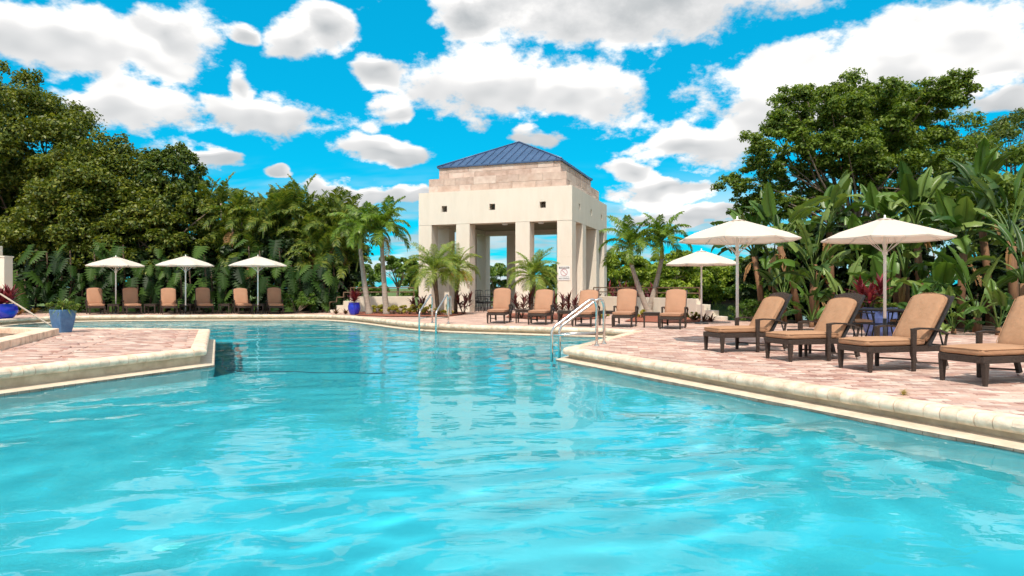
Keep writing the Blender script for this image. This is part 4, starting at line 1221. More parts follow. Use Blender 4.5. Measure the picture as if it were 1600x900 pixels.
def spreading_tree():
    rng = np.random.default_rng(41)
    p = XY(1335, 29); p.z = -1.2
    Y = 29.0
    def at(px, py, dy=0): return (XY(px, Y + dy).x, Y + dy, CH + (HY - py) / F * (Y + dy))
    lobes = [(1345, 190, 2.6, 1.5), (1255, 180, 1.5, 1.1), (1225, 230, 1.5, .9), (1180, 280, 1.3, .8), (1240, 285, 1.3, .7), (1430, 175, 1.8, 1.3), (1478, 140, 1.0, .8), (1400, 260, 2.0, 1.1), (1310, 240, 1.6, 1.0), (1460, 240, 1.6, 1.0), (1290, 150, 1.0, .6), (1370, 145, 1.1, .6), (1170, 320, .9, .7), (1350, 300, 1.6, .7), (1450, 310, 1.5, .8), (1215, 330, 1.2, .7), (1290, 215, 1.6, 1.0), (1400, 215, 1.7, 1.0), (1330, 270, 1.6, .9), (1270, 320, 1.3, .7)]
    Cs, Rs = [], []
    for (px, py, r, rz_) in lobes:
        c = at(px, py, rng.uniform(-1.2, 1.2)); C, R = dome_clumps(c, (r, r, rz_), int(16 + 16 * r), rng, (.24, .55), -.8, .8, .16); Cs.append(C); Rs.append(R)
    C, R = np.concatenate(Cs), np.concatenate(Rs)
    R = np.minimum(R, .62)
    t = tree('spreading_tree', 'large airy tree with visible branches above the right parasols', 'tree', p, 4.2, C, R, 165000, .145, M['olive'], .24, rng, None, 44, .55, None, .62)
spreading_tree()
def simple_tree(name, label, px, Y, ytop, wpx, zbase, mat, n, size, seed, group=None, low=-.5, hfrac=.36, k=34, r0=.18, fork=.35, cat='tree'):
    rng = np.random.default_rng(seed); p = XY(px, Y, zbase)
    zt_ = CH + (HY - ytop) / F * Y; r = wpx * Y / F / 2; rz_ = (zt_ - zbase) * hfrac
    C, R = dome_clumps((p.x, p.y, zt_ - rz_), (r, r * .9, rz_), k, rng, (.22, .42), low, .75, .12)
    return tree(name, label, cat, p, (zt_ - zbase) * fork, C, R, n, size, mat, r0, rng, group, 12)
simple_tree('spreading_tree', 'sparse tree at the right edge against blue sky', 1585, 34, 165, 140, -1.2, M['ficus2'], 9000, .17, 51, None, -.6, .2, 26, .2, .5)
simple_tree('spreading_tree', 'dark tree rising behind the tallest banana-like plant at right', 1535, 31, 218, 250, -1.2, M['olive'], 42000, .18, 52, None, -.7, .42, 50)
simple_tree('shade_tree', 'small umbrella shaped tree seen between slim palms and pavilion', 622, 62, 402, 82, -1.2, M['bank2'], 9000, .24, 53, None, -.1, .26, 30, .16, .45)
gb = 'trees across the lake'
GL = ['round bright green tree across lake, directly right of the pavilion', 'green tree across lake behind the leaning palms', 'yellow green tree across lake above the brown railing', 'green tree across lake left of the small parasol pole',
      'green tree across lake between the two parasol poles', 'dark tree on the lake shore left of banana-like plants', 'tree on lake shore behind the farthest near lounger', 'dark tree on the lake shore half behind banana-like plants', 'tree across lake seen just above the cream steps']
for k, (px, Y, yt, w_) in enumerate([(965, 110, 396, 100), (1015, 120, 404, 90), (1058, 104, 398, 90), (1095, 122, 410, 80), (1135, 124, 408, 90), (1186, 66, 398, 80), (1165, 125, 412, 90), (1228, 48, 392, 110), (1108, 128, 418, 70)]):
    simple_tree('lake_tree', GL[k], px, Y, yt, w_, -1.3, M['bank'] if k < 5 else M['bank2'], 13000, .0042 * Y + .08, 60 + k, gb, -1, .5, 60, .2, .2)
# thicket down to the water on the far shore: one mass
rng = np.random.default_rng(71)
Cc = []
for i in range(150):
    t_ = rng.uniform(0, 1); Cc.append((10 + t_ * 62, 123.5 + rng.uniform(-1, 4), -1.5 + rng.uniform(0, 2.2)))
for i in range(120):
    t_ = rng.uniform(0, 1); Cc.append((13 + t_ * 46 + rng.uniform(-.2, 2.5), 27 + t_ * 90, -1.5 + rng.uniform(0, 1.6)))
for i in range(60):
    t_ = rng.uniform(0, 1); Cc.append((8.6 + t_ * 4.6 - rng.uniform(0, 2.5), 50 + t_ * 70, -1.5 + rng.uniform(0, 1.5)))
Cc = np.array(Cc); Rc = np.tile([1.9, 1.6, 1.2], (len(Cc), 1)) * rng.uniform(.6, 1.2, (len(Cc), 1)); Rc[:, 2] *= .8
small = Cc[:, 1] < 60; Rc[small] *= .55
V, Q = clump_leaves(Cc, Rc, 42000, .42, rng, .55, .45, .75)
tag(inst('shore_thicket', np_mesh('shore_thicket', V, Q, M['bank2'])), 'green undergrowth along the lake shore', 'undergrowth', kind='stuff')
GL2 = ['bushy tree seen through the wide middle opening of pavilion', 'bushy tree seen through the right opening of pavilion', 'low tree seen left of the pavilion behind the wall', 'leafy tree seen between the slim palms and hedge', 'leafy tree seen through the left opening of pavilion']
for k, (px, Y, yt, w_) in enumerate([(775, 75, 415, 75), (845, 78, 410, 90), (660, 80, 417, 70), (575, 85, 420, 70), (710, 82, 420, 70)]):
    simple_tree('lake_tree', GL2[k], px, Y, yt, w_, -1.2, M['bank2'], 7000, .34, 80 + k, 'trees behind the pavilion', -.9, .45, 36, .2, .3)

# ------------------------------------------------------------------ palms
def frond_mesh(L_, e0, bend, ll, npair, w, mat, seed, droop=.5, fwd=.6, vshape=.35, dry=False, pet=.14, rach=.02):
    r = random.Random(seed); mb = MB(); pts = []; p = Vector((0, 0, 0)); n = 14
    tang = []
    for k in range(n + 1):
        t = k / n; a = e0 - bend * (t ** 1.3); d = Vector((cos(a), 0, sin(a))); pts.append(p.copy()); tang.append(d); p = p + d * (L_ / n)
    mb.tube(pts, [rach * (1 - .85 * k / n) for k in range(n + 1)], 4, False)
    side = Vector((0, 1, 0))
    for j in range(npair):
        t = pet + (1 - pet) * (j + .5) / npair; f = t * n; i = min(n - 1, int(f)); q = pts[i].lerp(pts[i + 1], f - i); tg = tang[i]; up = side.cross(tg) * -1
        if up.z < 0 and abs(e0) < 1.5 and tg.x > 0: up = -up
        prof = min(1.0, (t - pet) / .18 + .35) * (1 - .62 * max(0, (t - .45) / .55) ** 1.4)
        for s_ in (-1, 1):
            l = ll * prof * r.uniform(.85, 1.1)
            d = (side * s_ + tg * fwd * r.uniform(.7, 1.3) + up * vshape * r.uniform(.4, 1.4)).normalized()
            m_ = q + d * l * .5; e_ = q + d * l * .93 + Vector((0, 0, -droop * l * r.uniform(.6, 1.3)))
            wv = tg * (w * .5)
            if r.random() < .03: continue
            mb.add([q - wv * .6, q + wv * .6, m_ + wv, m_ - wv, e_], [(0, 1, 2, 3), (3, 2, 4)])
    return mb.mesh('frond', mat)
def palm_crown(parent, z, meshes, n, rng, sc=(.9, 1.1), az0=0.0, name='frond', off=(0, 0)):
    for k in range(n):
        i = int(k * len(meshes) / n)
        az = az0 + k * 2.39996 + rng.uniform(-.25, .25)
        inst(name, meshes[i], parent, (off[0] + .05 * cos(az), off[1] + .05 * sin(az), z + rng.uniform(-.05, .05)), (rng.uniform(-.2, .2), 0, az), rng.uniform(*sc))
CHR = [frond_mesh(1.75, e, b, 0.54, 38, .060, M['palm'], 100 + k, .45, .75, .35) for k, (e, b) in enumerate([(1.35, .9), (1.1, 1.5), (.95, 1.9), (.7, 2.0), (.45, 2.0), (.15, 1.8)])]
CHR_DRY = frond_mesh(1.4, -.5, 1.0, .45, 26, .04, M['dry_frond'], 109, .6)
rp_ = np.random.default_rng(77)
def slim_palm(px0, Y, px1, ycrown, label, n=17, sc=(.8, 1.02), dry=0):
    b = XY(px0, Y); t = empty('slim_palm', b); tag(t, label, 'palm tree', 'slim palms beside the pavilion')
    top = XY(px1, Y); z = CH + (HY - ycrown) / F * Y
    q = Vector((top.x - b.x, .1, z))
    pts = [Vector((0, 0, -.05)), Vector((0, 0, .1))] + [Vector((q.x * (k / 8) ** .85, q.y * k / 8, (z - .75) * k / 8)) for k in range(1, 9)]
    MB().tube(pts, [.20, .16] + [.135 - .05 * k / 8 for k in range(1, 9)], 10).build('trunk', M['palm_bark'], t)
    MB().tube([pts[-1], pts[-1].lerp(q, .5), q], [.10, .085, .05], 10).build('crownshaft', M['crownshaft'], t)
    for k in range(n):
        az = k * 2.39996 + rp_.uniform(-.3, .3); i = min(5, int(k * 6 / n))
        inst('frond', CHR[i], t, (q.x, q.y, q.z), (rp_.uniform(-.3, .3), 0, az), rp_.uniform(*sc))
    for k in range(dry): inst('dry_frond', CHR_DRY, t, (q.x, q.y, q.z - .2), (0, 0, 5.2 + k), .9)
slim_palm(577, 29.4, 562, 362, 'left of the two slim palms with green crownshaft beside the hedge')
slim_palm(604, 29.3, 596, 360, 'right slim palm leaning toward pavilion with one dead frond', 18, (.85, 1.08), 1)
slim_palm(1016, 28.4, 987, 386, 'slim palm leaning left behind the fourth middle lounger', 16, (.78, 1.0))
slim_palm(1011, 28.9, 1035, 378, 'slim palm leaning right behind the middle loungers', 17, (.8, 1.02))
# areca clumps against the hedge
ARE = [frond_mesh(1.9, e, b, 0.58, 28, .08, M['areca'], 120 + k, .35, .8, .45) for k, (e, b) in enumerate([(1.45, .6), (1.3, 1.1), (1.15, 1.5), (.95, 1.8), (.7, 1.9), (.4, 1.7)])]
ARE_DRY = frond_mesh(1.5, -.7, .7, .4, 22, .05, M['dry_frond'], 131, .5)
ra = np.random.default_rng(88)
ARL = ['leftmost tall feathery palm, paler, against white cloud', 'feathery palm left of the third far parasol', 'yellowish feathery palm above the third far parasol', 'feathery palm just behind the yellowish one',
       'tall feathery palm midway along the palm hedge', 'feathery palm with orange dead fronds', 'feathery palm directly left of slim palms', 'feathery palm half hidden by the left slim palm', 'low feathery palm at the right end of hedge']
for k, (px, Y, yt) in enumerate([(345, 37, 280), (378, 35.5, 308), (412, 35, 306), (440, 37, 292), (470, 36, 288), (492, 35, 306), (520, 36, 300), (545, 34.5, 318), (515, 33.8, 365)]):
    b = XY(px, Y); t = empty('feathery_palm', b); tag(t, ARL[k], 'palm tree', 'feathery palms in the hedge')
    ztop = CH + (HY - yt) / F * Y
    for s_ in range(5):
        a = ra.uniform(0, 6.28); zz = (ztop - 1.35) * ra.uniform(.55, 1.0) if s_ else ztop - 1.35
        q = Vector((cos(a) * .75 * (s_ > 0), sin(a) * .6 * (s_ > 0), zz)); f0 = Vector((cos(a) * .2, sin(a) * .2, -.05))
        MB().tube([f0, f0.lerp(q, .5) + Vector((cos(a) * -.1, 0, 0)), q], [.06, .05, .04], 7).build('stem', M['crownshaft'] if s_ % 2 else M['palm_bark'], t)
        for j in range(8):
            az = j * 2.4 + ra.uniform(0, 1); inst('frond', ARE[min(5, int(j * 6 / 8))], t, q, (ra.uniform(-.3, .3), 0, az), ra.uniform(.8, 1.1))
    if k in (1, 2, 5, 7):
        for j in range(2): inst('dry_frond', ARE_DRY, t, (q.x + .3 * j, q.y - .3, q.z * .9), (0, 0, -1.5 + ra.uniform(-.5, .5)), .8)
# pygmy date palms
PYG = [frond_mesh(1.15, e, b, 0.32, 44, .021, M['pygmy'], 140 + k, .35, .8, .3, rach=.012) for k, (e, b) in enumerate([(1.35, 1.0), (1.1, 1.6), (.9, 2.0), (.6, 2.1), (.3, 1.9), (-.1, 1.3)])]
PYG_Y = frond_mesh(.85, -.1, 1.2, .26, 26, .03, M['yellow_frond'], 150, .4)
PYG_D = frond_mesh(.9, -.6, .9, .2, 22, .02, M['dry_frond'], 151, .4)
def pygmy(px, Y, yc, label, n, sc, yellow=0, dry=0, lean=.1):
    b = XY(px, Y); t = empty('pygmy_palm', b); tag(t, label, 'palm', 'pygmy palms before the pavilion')
    z = CH + (HY - yc) / F * Y; q = Vector((lean, 0, z))
    MB().tube([(0, 0, -.05), (0, 0, .2), (lean * .4, 0, z * .5), q - Vector((0, 0, .25)), q], [.11, .085, .09, .13, .07], 9).build('trunk', M['dark_bark'], t)
    for k in range(n):
        i = min(5, int(k * 6 / n)); inst('frond', PYG[i], t, q, (ra.uniform(-.3, .3), 0, k * 2.39996 + ra.uniform(-.3, .3)), ra.uniform(*sc))
    for k in range(yellow): inst('yellow_frond', PYG_Y, t, q - Vector((0, 0, .1)), (ra.uniform(-.4, .4), 0, -1.9 + k * .45), 1.0)
    for k in range(dry): inst('dry_frond', PYG_D, t, q - Vector((0, 0, .1)), (0, 0, -.4 + k * 1.1), 1.1)
pygmy(684, 28.6, 424, 'left pygmy palm with arching green fronds before the pavilion', 30, (1.15, 1.5), lean=-.15)
pygmy(712, 30.0, 420, 'pygmy palm with yellow orange dying fronds before the pavilion', 26, (1.0, 1.3), 5, 2, .1)
pygmy(829, 26.5, 433, 'bright yellow green pygmy palm before the right columns', 34, (1.05, 1.3), lean=.1)

# ------------------------------------------------------------------ banana-like strelitzias on the right
def strel_mesh(pet, bl, bw, e0, bend, seed, fold=.35, mat=None, tear=1.0):
    r = random.Random(seed); mb = MB(); n = 11
    p = Vector((0, 0, 0)); a = 1.45; pts = [p.copy()]
    for k in range(5):
        a = 1.45 + (e0 - 1.45) * ((k + 1) / 5) ** 1.3; p = p + Vector((cos(a), 0, sin(a))) * pet / 5; pts.append(p.copy())
    mb.tube(pts, [.045, .036, .03, .026, .022, .02], 5, False)
    rows = []; q = p.copy()
    for k in range(n + 1):
        t = k / n; ang = e0 - bend * t ** 1.2; d = Vector((cos(ang), 0, sin(ang))); up = Vector((-sin(ang), 0, cos(ang)))
        w = bw * (sin(pi * min(1, (t * .94 + .06)) ** .75) ** .6 if t < 1 else 0.02)
        rows.append((q.copy(), up, w)); q = q + d * bl / n
    for s_ in (-1, 1):
        k = 0
        while k < n:
            m_ = min(n, k + r.choice((1, 1, 2, 2, 3, 4)))
            tilt = r.uniform(-.95, .3) * tear; sh = r.uniform(.8, 1.05)
            for j in range(k, m_):
                V = []
                for jj in (j, j + 1):
                    c, up, w = rows[jj]
                    gap = .0 if jj not in (k, m_) else .0
                    mid = c + Vector((0, s_ * w * .28, 0)) + up * (fold * w * .28)
                    ed = c + Vector((0, s_ * w * .5 * sh, 0)) + up * ((fold + tilt) * w * .42)
                    if jj == m_ and m_ < n: ed = ed + (rows[jj - 1][0] - c) * r.uniform(.25, .6)
                    V.append((c, mid, ed))
                mb.add([V[0][0], V[0][1], V[1][1], V[1][0]], [(0, 1, 2, 3)], True); mb.add([V[0][1], V[0][2], V[1][2], V[1][1]], [(0, 1, 2, 3)], True)
            k = m_
    me = mb.mesh('leaf', mat or M['strel'])
    bm = bmesh.new(); bm.from_mesh(me); bmesh.ops.remove_doubles(bm, verts=bm.verts, dist=.002); bm.to_mesh(me); bm.free()
    return me
SPEC = [(1.0, 1.1, .50, 1.35, .3), (.95, 1.2, .58, 1.15, .7), (1.0, 1.2, .60, .95, 1.0), (.9, 1.15, .58, .75, 1.3), (.9, 1.15, .56, .5, 1.5), (.8, 1.05, .54, .25, 1.7), (.75, 1.0, .50, 0.0, 1.5)]
STR = [[strel_mesh(*a, seed=200 + 10 * v + k, tear=(.35, 1.0, 1.3)[v]) for k, a in enumerate(SPEC)] for v in range(3)]
STR_DRY = [strel_mesh(.35, .75, .20, -.9, .6, 220, .1, M['dry_frond']), strel_mesh(.3, .6, .15, -1.2, .3, 221, .1, M['dry_frond'])]
rs_ = np.random.default_rng(99)
def strelitzia(px, Y, ztop, nleaf, label, sc=1.0, lean=(0, 0), dry=2, group='banana-like plants behind the near loungers'):
    b = XY(px, Y); t = empty('strelitzia_plant', b); tag(t, label, 'plant', group)
    trunk = max(.12, ztop - 2.0 * sc)
    q = Vector((lean[0], lean[1], trunk))
    MB().tube([(0, 0, -.05), q * .5 + Vector((-lean[0] * .15, 0, 0)), q], [.13 * sc, .11 * sc, .10 * sc], 8).build('trunk', M['brown_stalk'], t)
    plane = rs_.uniform(0, pi)
    for k in range(nleaf):
        i = min(6, int(k * 7 / nleaf)); az = plane + (k % 2) * pi + rs_.normal() * .55
        inst('leaf', STR[rs_.integers(3)][i], t, q - Vector((0, 0, .12 * (k / nleaf))), (rs_.uniform(-.35, .35), rs_.uniform(-.1, .1), az), sc * rs_.uniform(.85, 1.12))
    for k in range(dry): inst('dry_leaf', STR_DRY[k % 2], t, q - Vector((0, 0, .2 + .3 * rs_.random())), (0, 0, -1.57 + rs_.uniform(-1.4, 1.4)), sc * .95)
SL = [(1548, 20.5, 5.7, 12, 'tallest banana-like plant at upper right, grey green leaves against the sky', 1.0, (-.35, 0), 3),
      (1440, 21.5, 5.3, 11, 'banana-like plant rising above the right parasol, upright pale leaves', 1.05, (-.2, 0), 2),
      (1372, 22.5, 4.9, 10, 'banana-like plant straight behind the right parasol top', 1.0, (.1, 0), 2),
      (1300, 23.0, 5.2, 11, 'banana-like plant between both big parasols, broad leaves high', 1.05, (-.1, 0), 2),
      (1250, 22.6, 4.6, 10, 'banana-like plant with leaning brown trunk right of the first parasol', 1.0, (-.7, 0), 3),
      (1215, 24.0, 3.9, 10, 'banana-like plant at the left end beside the lake', .95, (-.2, 0), 1),
      (1192, 23.6, 4.3, 11, 'leftmost tall banana-like plant, just right of first parasol pole', 1.0, (-.3, 0), 1),
      (1268, 23.2, 4.0, 11, 'banana-like plant in the gap between the parasols, second row', 1.0, (.1, 0), 1),
      (1400, 22.6, 4.3, 11, 'banana-like plant right above the right parasol top, second row', 1.0, (.1, 0), 1),
      (1585, 18.5, 4.7, 11, 'big banana-like plant at the right picture edge, mid height', 1.1, (-.1, 0), 2),
      (1500, 19.5, 4.2, 11, 'banana-like plant below the tallest one with drooping leaves', 1.0, (.1, 0), 2),
      (1415, 19.8, 3.5, 10, 'banana-like plant half hidden by the right parasol canopy', 1.0, (0, 0), 2),
      (1342, 20.3, 3.4, 10, 'banana-like plant left of the right parasol pole with dry leaves', 1.0, (.1, 0), 3),
      (1275, 21.0, 3.1, 10, 'banana-like plant low behind the second near lounger', .95, (0, 0), 2),
      (1225, 22.3, 2.4, 9, 'low banana-like plant behind the first near lounger', .85, (0, 0), 1),
      (1600, 16.8, 3.3, 10, 'lower banana-like plant at right edge behind the nearest lounger', 1.0, (0, 0), 2),
      (1527, 17.6, 2.3, 9, 'young banana-like plant with bright stems in front of the bed', .95, (0, 0), 0),
      (1468, 18.4, 2.3, 10, 'banana-like plant right behind the third near lounger', .9, (0, 0), 2),
      (1390, 18.6, 2.1, 9, 'banana-like plant behind the dining table', .85, (0, 0), 1),
      (1320, 19.2, 2.0, 9, 'banana-like plant left of the violet blue pot', .8, (0, 0), 2),
      (1440, 17.4, 1.4, 8, 'small leafy banana-like plant low between lounger backs', .6, (0, 0), 1),
      (1560, 16.6, 1.4, 8, 'small leafy banana-like plant at the deck edge right', .6, (0, 0), 1),
      (1490, 17.2, 1.2, 8, 'small bright banana-like plant at the deck edge', .55, (0, 0), 1),
      (1268, 19.9, 1.5, 8, 'small pale banana-like plant just behind second near lounger', .65, (0, 0), 0)]
for (px, Y, zt_, n_, lb, sc_, ln_, dr_) in SL: strelitzia(px, Y, zt_, n_, lb, sc_, ln_, dr_)
def shrub(name, label, c, r, n, size, mat, seed, group=None, cat='shrub', k=26, low=-.3):
    rng = np.random.default_rng(seed); t = empty(name, (c[0], c[1], 0)); tag(t, label, cat, group)
    C, R = dome_clumps((0, 0, c[2]), r, k, rng, (.22, .4), low, .85, .08)
    mb = MB()
    for q in C[:8]: mb.tube([(0, 0, -.02), Vector(q) * .5, q], [.02, .014, .004], 5, False)
    mb.build('stem', M['bark'], t)
    V, Q = clump_leaves(C, R, n, size, rng, .55, .5, .8); inst('foliage', np_mesh('foliage', V, Q, mat), t); return t
# dark understorey behind the strelitzias and the far hedge
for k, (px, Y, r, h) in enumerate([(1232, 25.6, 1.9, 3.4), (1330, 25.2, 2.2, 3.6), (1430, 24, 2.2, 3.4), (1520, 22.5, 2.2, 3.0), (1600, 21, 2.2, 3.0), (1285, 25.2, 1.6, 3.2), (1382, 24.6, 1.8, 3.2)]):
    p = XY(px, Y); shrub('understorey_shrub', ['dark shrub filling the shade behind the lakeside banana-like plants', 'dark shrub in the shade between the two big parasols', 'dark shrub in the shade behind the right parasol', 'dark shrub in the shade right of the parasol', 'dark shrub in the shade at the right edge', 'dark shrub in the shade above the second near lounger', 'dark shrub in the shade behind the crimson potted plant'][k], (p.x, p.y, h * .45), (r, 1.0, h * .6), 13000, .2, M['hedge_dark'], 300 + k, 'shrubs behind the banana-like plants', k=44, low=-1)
p = XY(1180, 23.6); shrub('clipped_hedge', 'clipped round green hedge behind the farthest near lounger', (p.x, p.y, .33), (.95, .45, .33), 9000, .055, M['hedge'], 310, None, 'hedge', 60, -.9)

# ------------------------------------------------------------------ big-leaved philodendrons under the far trees
def philo_mesh(sz, seed):
    r = random.Random(seed); mb = MB()
    mb.tube([(0, 0, 0), (.20 * sz, 0, .12 * sz), (.38 * sz, 0, .10 * sz)], [.016, .012, .010], 4, False)
    o = Vector((.38 * sz, 0, .10 * sz)); d = Vector((.35, 0, -.94)).normalized(); up = Vector((.94, 0, .35)).normalized()
    L_ = .80 * sz; n = 7
    for s_ in (-1, 1):
        sv = Vector((0, s_, 0))
        for k in range(n):
            t = k / n
            w = L_ * (.46 - .30 * t ** 1.5) * r.uniform(.85, 1.1)
            ang = -.35 + 1.35 * t                                 # lobes sweep from backwards to forwards
            dr_ = (sv * cos(ang) + d * sin(ang)).normalized()
            c0, c1 = o + d * L_ * t * .92, o + d * L_ * min(1, (t + 1 / n)) * .92
            m_ = (c0 + c1) / 2 + dr_ * w * .62 - up * w * .10; e_ = (c0 + c1) / 2 + dr_ * w - up * w * .34
            wd = d * (L_ / n * .46)
            mb.add([c0, c1, m_ + wd, m_ - wd, e_], [(0, 1, 2, 3), (3, 2, 4)] if s_ > 0 else [(3, 2, 1, 0), (4, 2, 3)], True)
    mb.add([o + d * L_ * .86 + Vector((0, -.04, 0)), o + d * L_ * .86 + Vector((0, .04, 0)), o + d * L_ * 1.12 - up * .08], [(0, 1, 2)])
    return mb.mesh('leaf', M['philo'])
PHI = [philo_mesh(s_, 240 + k) for k, s_ in enumerate((.65, .8, .92, 1.05))]
rq = np.random.default_rng(123)
ORD = 'first second third fourth fifth sixth seventh eighth ninth tenth eleventh twelfth thirteenth fourteenth fifteenth sixteenth seventeenth eighteenth nineteenth twentieth'.split()
for k in range(30):
    px = 22 + k * 17.2 + rq.uniform(-5, 5); Y = 32.0 + rq.uniform(-.3, 1.3)
    b = XY(px, Y); t = empty('philodendron', b); tag(t, ORD[k] + ' big-leaved plant from the left in the hedge behind far loungers' if k < 15 else ORD[29 - k] + ' big-leaved plant from the right in the hedge behind far loungers', 'plant', 'large-leaved plants in the far hedge')
    H = rq.uniform(1.6, 3.5)
    MB().tube([(0, 0, -.05), (.1, .05, H * .5), (0, .1, H)], [.05, .045, .03], 6).build('stem', M['dark_bark'], t)
    for j in range(9):
        z = .35 + (H - .25) * j / 8; az = -1.57 + rq.normal() * .9
        inst('leaf', PHI[rq.integers(4)], t, (0, 0, z), (rq.uniform(-.3, .3), rq.uniform(-.5, .25), az), rq.uniform(.8, 1.15))
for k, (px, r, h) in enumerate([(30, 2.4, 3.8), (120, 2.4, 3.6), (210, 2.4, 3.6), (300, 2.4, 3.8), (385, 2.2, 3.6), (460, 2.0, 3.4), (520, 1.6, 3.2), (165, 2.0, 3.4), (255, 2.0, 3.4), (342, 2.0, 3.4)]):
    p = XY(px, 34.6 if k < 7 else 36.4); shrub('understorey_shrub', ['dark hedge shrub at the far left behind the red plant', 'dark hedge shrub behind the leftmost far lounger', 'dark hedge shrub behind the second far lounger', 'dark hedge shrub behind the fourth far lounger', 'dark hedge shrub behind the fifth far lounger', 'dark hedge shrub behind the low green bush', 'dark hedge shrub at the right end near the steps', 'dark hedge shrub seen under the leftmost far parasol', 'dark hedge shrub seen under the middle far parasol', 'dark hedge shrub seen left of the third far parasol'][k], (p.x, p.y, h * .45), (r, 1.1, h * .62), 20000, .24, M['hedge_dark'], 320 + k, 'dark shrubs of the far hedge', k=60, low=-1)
p = XY(463, 31.0); shrub('low_bush', 'low bright green bush right of the far loungers', (p.x, p.y, .45), (1.0, .5, .5), 3500, .13, M['hedge'], 330)

# ------------------------------------------------------------------ cordylines, bromeliads, ground cover, pots
def straps(n, L_, w, e_lo, e_hi, bend, rng, stem=0.0, stems=1, spread=.15):
    V, Fc = [], []; mb = MB()
    for k in range(n):
        si = k % stems; sa = 6.28 * si / stems
        t = k / n; e = e_hi - (e_hi - e_lo) * t; az = k * 2.39996 + rng.uniform(-.3, .3)
        z0 = stem * (1 - .55 * t) * (1 - .18 * (si % 3))
        o = Vector((spread * cos(sa) * (stems > 1) * (.4 + z0), spread * sin(sa) * (stems > 1) * (.4 + z0), z0)); l = L_ * rng.uniform(.8, 1.1)
        d0 = Vector((cos(az) * cos(e), sin(az) * cos(e), sin(e))); sd_ = Vector((-sin(az), cos(az), 0))
        d1 = Vector((cos(az) * cos(e - bend), sin(az) * cos(e - bend), sin(e - bend)))
        a, b, c = o, o + d0 * l * .5, o + d0 * l * .5 + d1 * l * .5
        mb.add([a - sd_ * w * .25, a + sd_ * w * .25, b + sd_ * w * .5, b - sd_ * w * .5, c], [(0, 1, 2, 3), (3, 2, 4)])
    return mb
rc = np.random.default_rng(222)
def cordyline(name, label, loc, n, L_, w, mat, stem, stems, group=None, cat='plant', z=0.0, el=(.05, 1.45), bend=.5, spread=.3):
    t = empty(name, (loc[0], loc[1], z)); tag(t, label, cat, group)
    if stem:
        mb = MB()
        for si in range(stems):
            sa = 6.28 * si / stems; k = (stems > 1) * spread * (.4 + stem * .8); mb.tube([(0, 0, -.03), (k * cos(sa), k * sin(sa), stem * (1 - .18 * (si % 3)))], [.02, .013], 5)
        mb.build('stem', M['dark_bark'], t)
    straps(n, L_, w, el[0], el[1], bend, rc, stem, stems, spread).build('leaves', mat, t)
    return t
gc = 'dark red cordylines in the beds'
for (px, Y, n, L_, st, k, lb, mt) in [(653, 29.6, 70, .5, .55, 5, 'reddish leafy plant left of the far handrail', 'cordy'), (724, 29.6, 80, .5, .7, 5, 'dark red leafy plant right of the far handrail', 'cordy'),
                                   (815, 25.8, 80, .48, .75, 5, 'dark red leafy plant beside the tall-backed middle lounger', 'cordy'), (838, 26.6, 50, .45, .6, 4, 'dark red leafy plant under the bright pygmy palm', 'cordy'),
                                   (876, 25.2, 80, .48, .75, 5, 'dark red leafy plant below the no diving sign', 'cordy'), (898, 24.8, 50, .45, .6, 4, 'dark red leafy plant behind the handrail top', 'cordy')]:
    p = XY(px, Y); cordyline('cordyline', lb, p, n, L_, .075, M[mt], st, k, gc)
for k in range(3):
    p = XY((952, 975, 1000)[k], 36.0); cordyline('cordyline', ['red leafy bush behind railing, leftmost of three', 'red leafy bush behind railing, middle of three', 'red leafy bush behind railing, rightmost of three'][k], p, 110, .6, .09, M['cordy_red'] if k else M['cordy'], 2.0, 7, 'red bushes behind the railing', z=-.9, spread=.35)
for (px, Y, lb) in [(1086, 23.8, 'spiky bromeliad left of the small parasol pole'), (1100, 23.5, 'spiky bromeliad right beside small parasol pole'), (1111, 23.2, 'spiky bromeliad at the foot of the right steps'), (525, 29.75, 'small bromeliad at the foot of left steps'), (540, 29.7, 'small bromeliad beside the round cobalt pot')]:
    p = XY(px, Y); cordyline('bromeliad', lb, p, 22, .42 if px > 1000 else .36, .06, M['bromel'], 0, 1, 'bromeliads along the walls', el=(.15, 1.25))
for k, (px, Y) in enumerate([(590, 30.0), (602, 29.6), (614, 29.4), (626, 29.3), (638, 29.2), (662, 28.6), (672, 28.4), (698, 28.3)]):
    p = XY(px, Y); shrub('croton_shrub', ORD[k] + ' low yellow shrub from the left before the left wall', (p.x, p.y, .18), (.34, .26, .24), 420, .11, M['croton'], 400 + k, 'low yellow shrubs before the left wall', k=10)
for k, (px, Y) in enumerate([(846, 25.2), (944, 25.8), (1084, 23.9), (1003, 25.9)]):
    p = XY(px, Y); shrub('croton_shrub', ['small yellow shrub between second and third middle loungers', 'small yellow shrub left of the fourth middle lounger', 'small yellow tuft by the bromeliads at right steps', 'small yellow tuft at the leaning palm bases'][k], (p.x, p.y, .13), (.28, .2, .18), 300, .10, M['croton'], 420 + k, None, k=8)

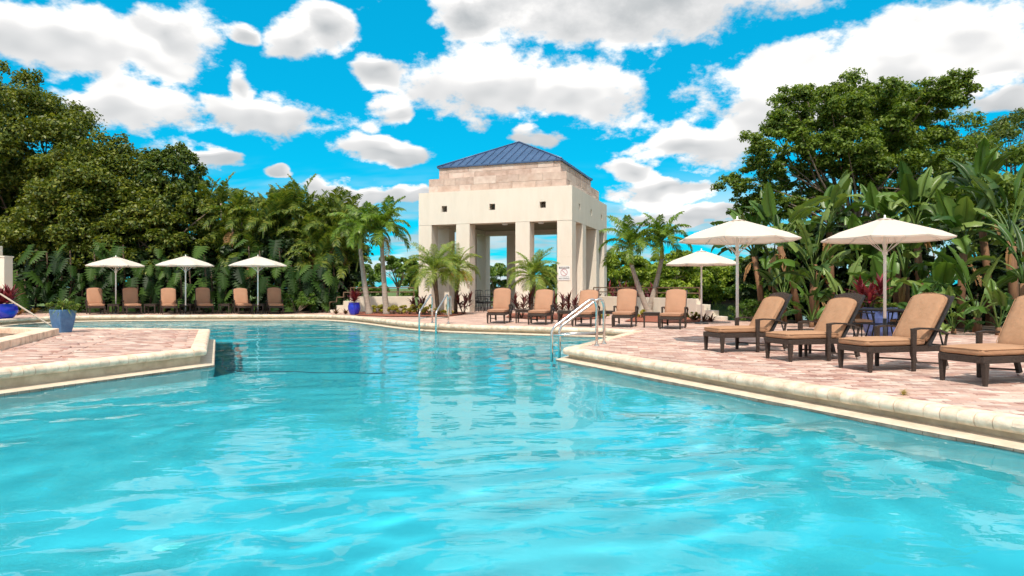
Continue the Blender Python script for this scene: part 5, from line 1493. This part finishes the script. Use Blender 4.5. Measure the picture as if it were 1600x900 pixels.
def round_pot(label, loc, R, h, mat, name='round_pot'):
    t = empty(name, loc); tag(t, label, 'pot')
    MB().lathe([(.001, 0), (R * .62, 0), (R * .78, h * .15), (R, h * .5), (R * .97, h * .75), (R * .86, h * .93), (R * .93, h * .96), (R * .93, h), (R * .82, h), (R * .80, h * .86), (.001, h * .86)], 28).build('body', mat, t)
    MB().lathe([(.001, 0), (R * .80, 0)], 20, (0, 0, h * .87)).build('soil', M['soil'], t)
    return t
p = XY(553.5, 29.15); round_pot('round cobalt blue glazed pot in front of the left slim palm', p, .27, .53, M['cobalt'])
cordyline('cordyline', 'red spiky plant growing in the round cobalt pot', p, 46, .62, .085, M['cordy_red'], .22, 1, None, z=.46, el=(.25, 1.5), bend=.35)
p = XY(553.5, 29.15); cordyline('trailing_plant', 'green fringe plant at the rim of the round cobalt pot', (p.x, p.y), 30, .26, .05, M['potgreen'], 0, 1, None, z=.49, el=(-.1, .6), bend=.8)
p = XY(3, 25.4); round_pot('wide cobalt blue bowl at the left edge of the picture', p, .52, .56, M['cobalt'], 'wide_bowl')
cordyline('cordyline', 'dark red spiky plant in the wide cobalt bowl', (p.x + .15, p.y), 80, .72, .11, M['cordy_red'], .25, 3, None, z=.48, el=(.2, 1.45), bend=.4)
cordyline('bromeliad', 'orange bromeliad beside the wide cobalt bowl', XY(28, 26.2), 20, .5, .09, leaf_mat('orange_bromeliad', [(.42, .14, .05), (.5, .22, .10), (.35, .16, .05)], .25), 0, 1, None, el=(.15, 1.0), z=.1)
cordyline('bromeliad', 'low brown orange bromeliad on the ground left of blue planter', XY(52, 30.2), 24, .45, .08, leaf_mat('brown_bromeliad', [(.30, .13, .03), (.25, .2, .04)], .25), 0, 1, None, el=(.15, 1.0))
# square slate blue planter on the peninsula
pp = G(86, 520.6, ZI); t = empty('square_planter', (pp.x, pp.y + .28, ZI), rad(-22)); tag(t, 'tall square slate blue planter beside the spa curb', 'planter')
mb = MB(); rgs = []
for (hw, z) in ((.135, 0), (.165, .15), (.195, .36), (.21, .53), (.21, .57), (.18, .57), (.175, .51)):
    rgs.append([(sx * hw, sy * hw, z) for sx, sy in ((-1, -1), (1, -1), (1, 1), (-1, 1))])
V = [q for g_ in rgs for q in g_]
mb.add(V, [(i * 4 + k, i * 4 + (k + 1) % 4, (i + 1) * 4 + (k + 1) % 4, (i + 1) * 4 + k) for i in range(6) for k in range(4)] + [(3, 2, 1, 0), (24, 25, 26, 27)])
mb.build('body', M['bluepot'], t, bevel=.02)
c_ = (t.location.x, t.location.y)
shrub('trailing_plant', 'green and cream trailing plants spilling from the square blue planter', (c_[0], c_[1], ZI + .62), (.36, .33, .15), 1500, .075, M['potgreen'], 450, None, 'plant', 22, -.6)
cordyline('trailing_plant', 'arching grassy leaves out of the square blue planter', c_, 70, .55, .022, M['potgreen'], 0, 1, None, z=ZI + .54, el=(-.1, 1.2), bend=.8)
# violet pot behind the dining table
p = XY(1375, 16.4); t = empty('square_planter', p, rad(20)); tag(t, 'violet blue ribbed pot behind the round dining table', 'planter')
MB().lathe([(.001, 0), (.30, 0), (.36, .12), (.40, .45), (.38, .62), (.40, .66), (.40, .70), (.33, .70), (.32, .6), (.001, .6)], 10, smooth=False).build('body', M['violetpot'], t)
cordyline('cordyline', 'crimson leafy plant in the violet blue pot', (p.x - .25, p.y), 70, .55, .09, M['cordy_red'], .55, 3, None, z=.62, el=(.1, 1.4), bend=.4)
shrub('trailing_plant', 'green skirt of leaves below the crimson plant', (p.x - .1, p.y, .76), (.5, .4, .14), 900, .10, M['potgreen'], 451, None, 'plant', 16, -.5)
cordyline('weed_tuft', 'dry yellow weed tuft in the near right paving', G(1412, 617), 46, .09, .008, M['drygrass'], 0, 1, None, 'weed', el=(.15, 1.4), bend=.5)
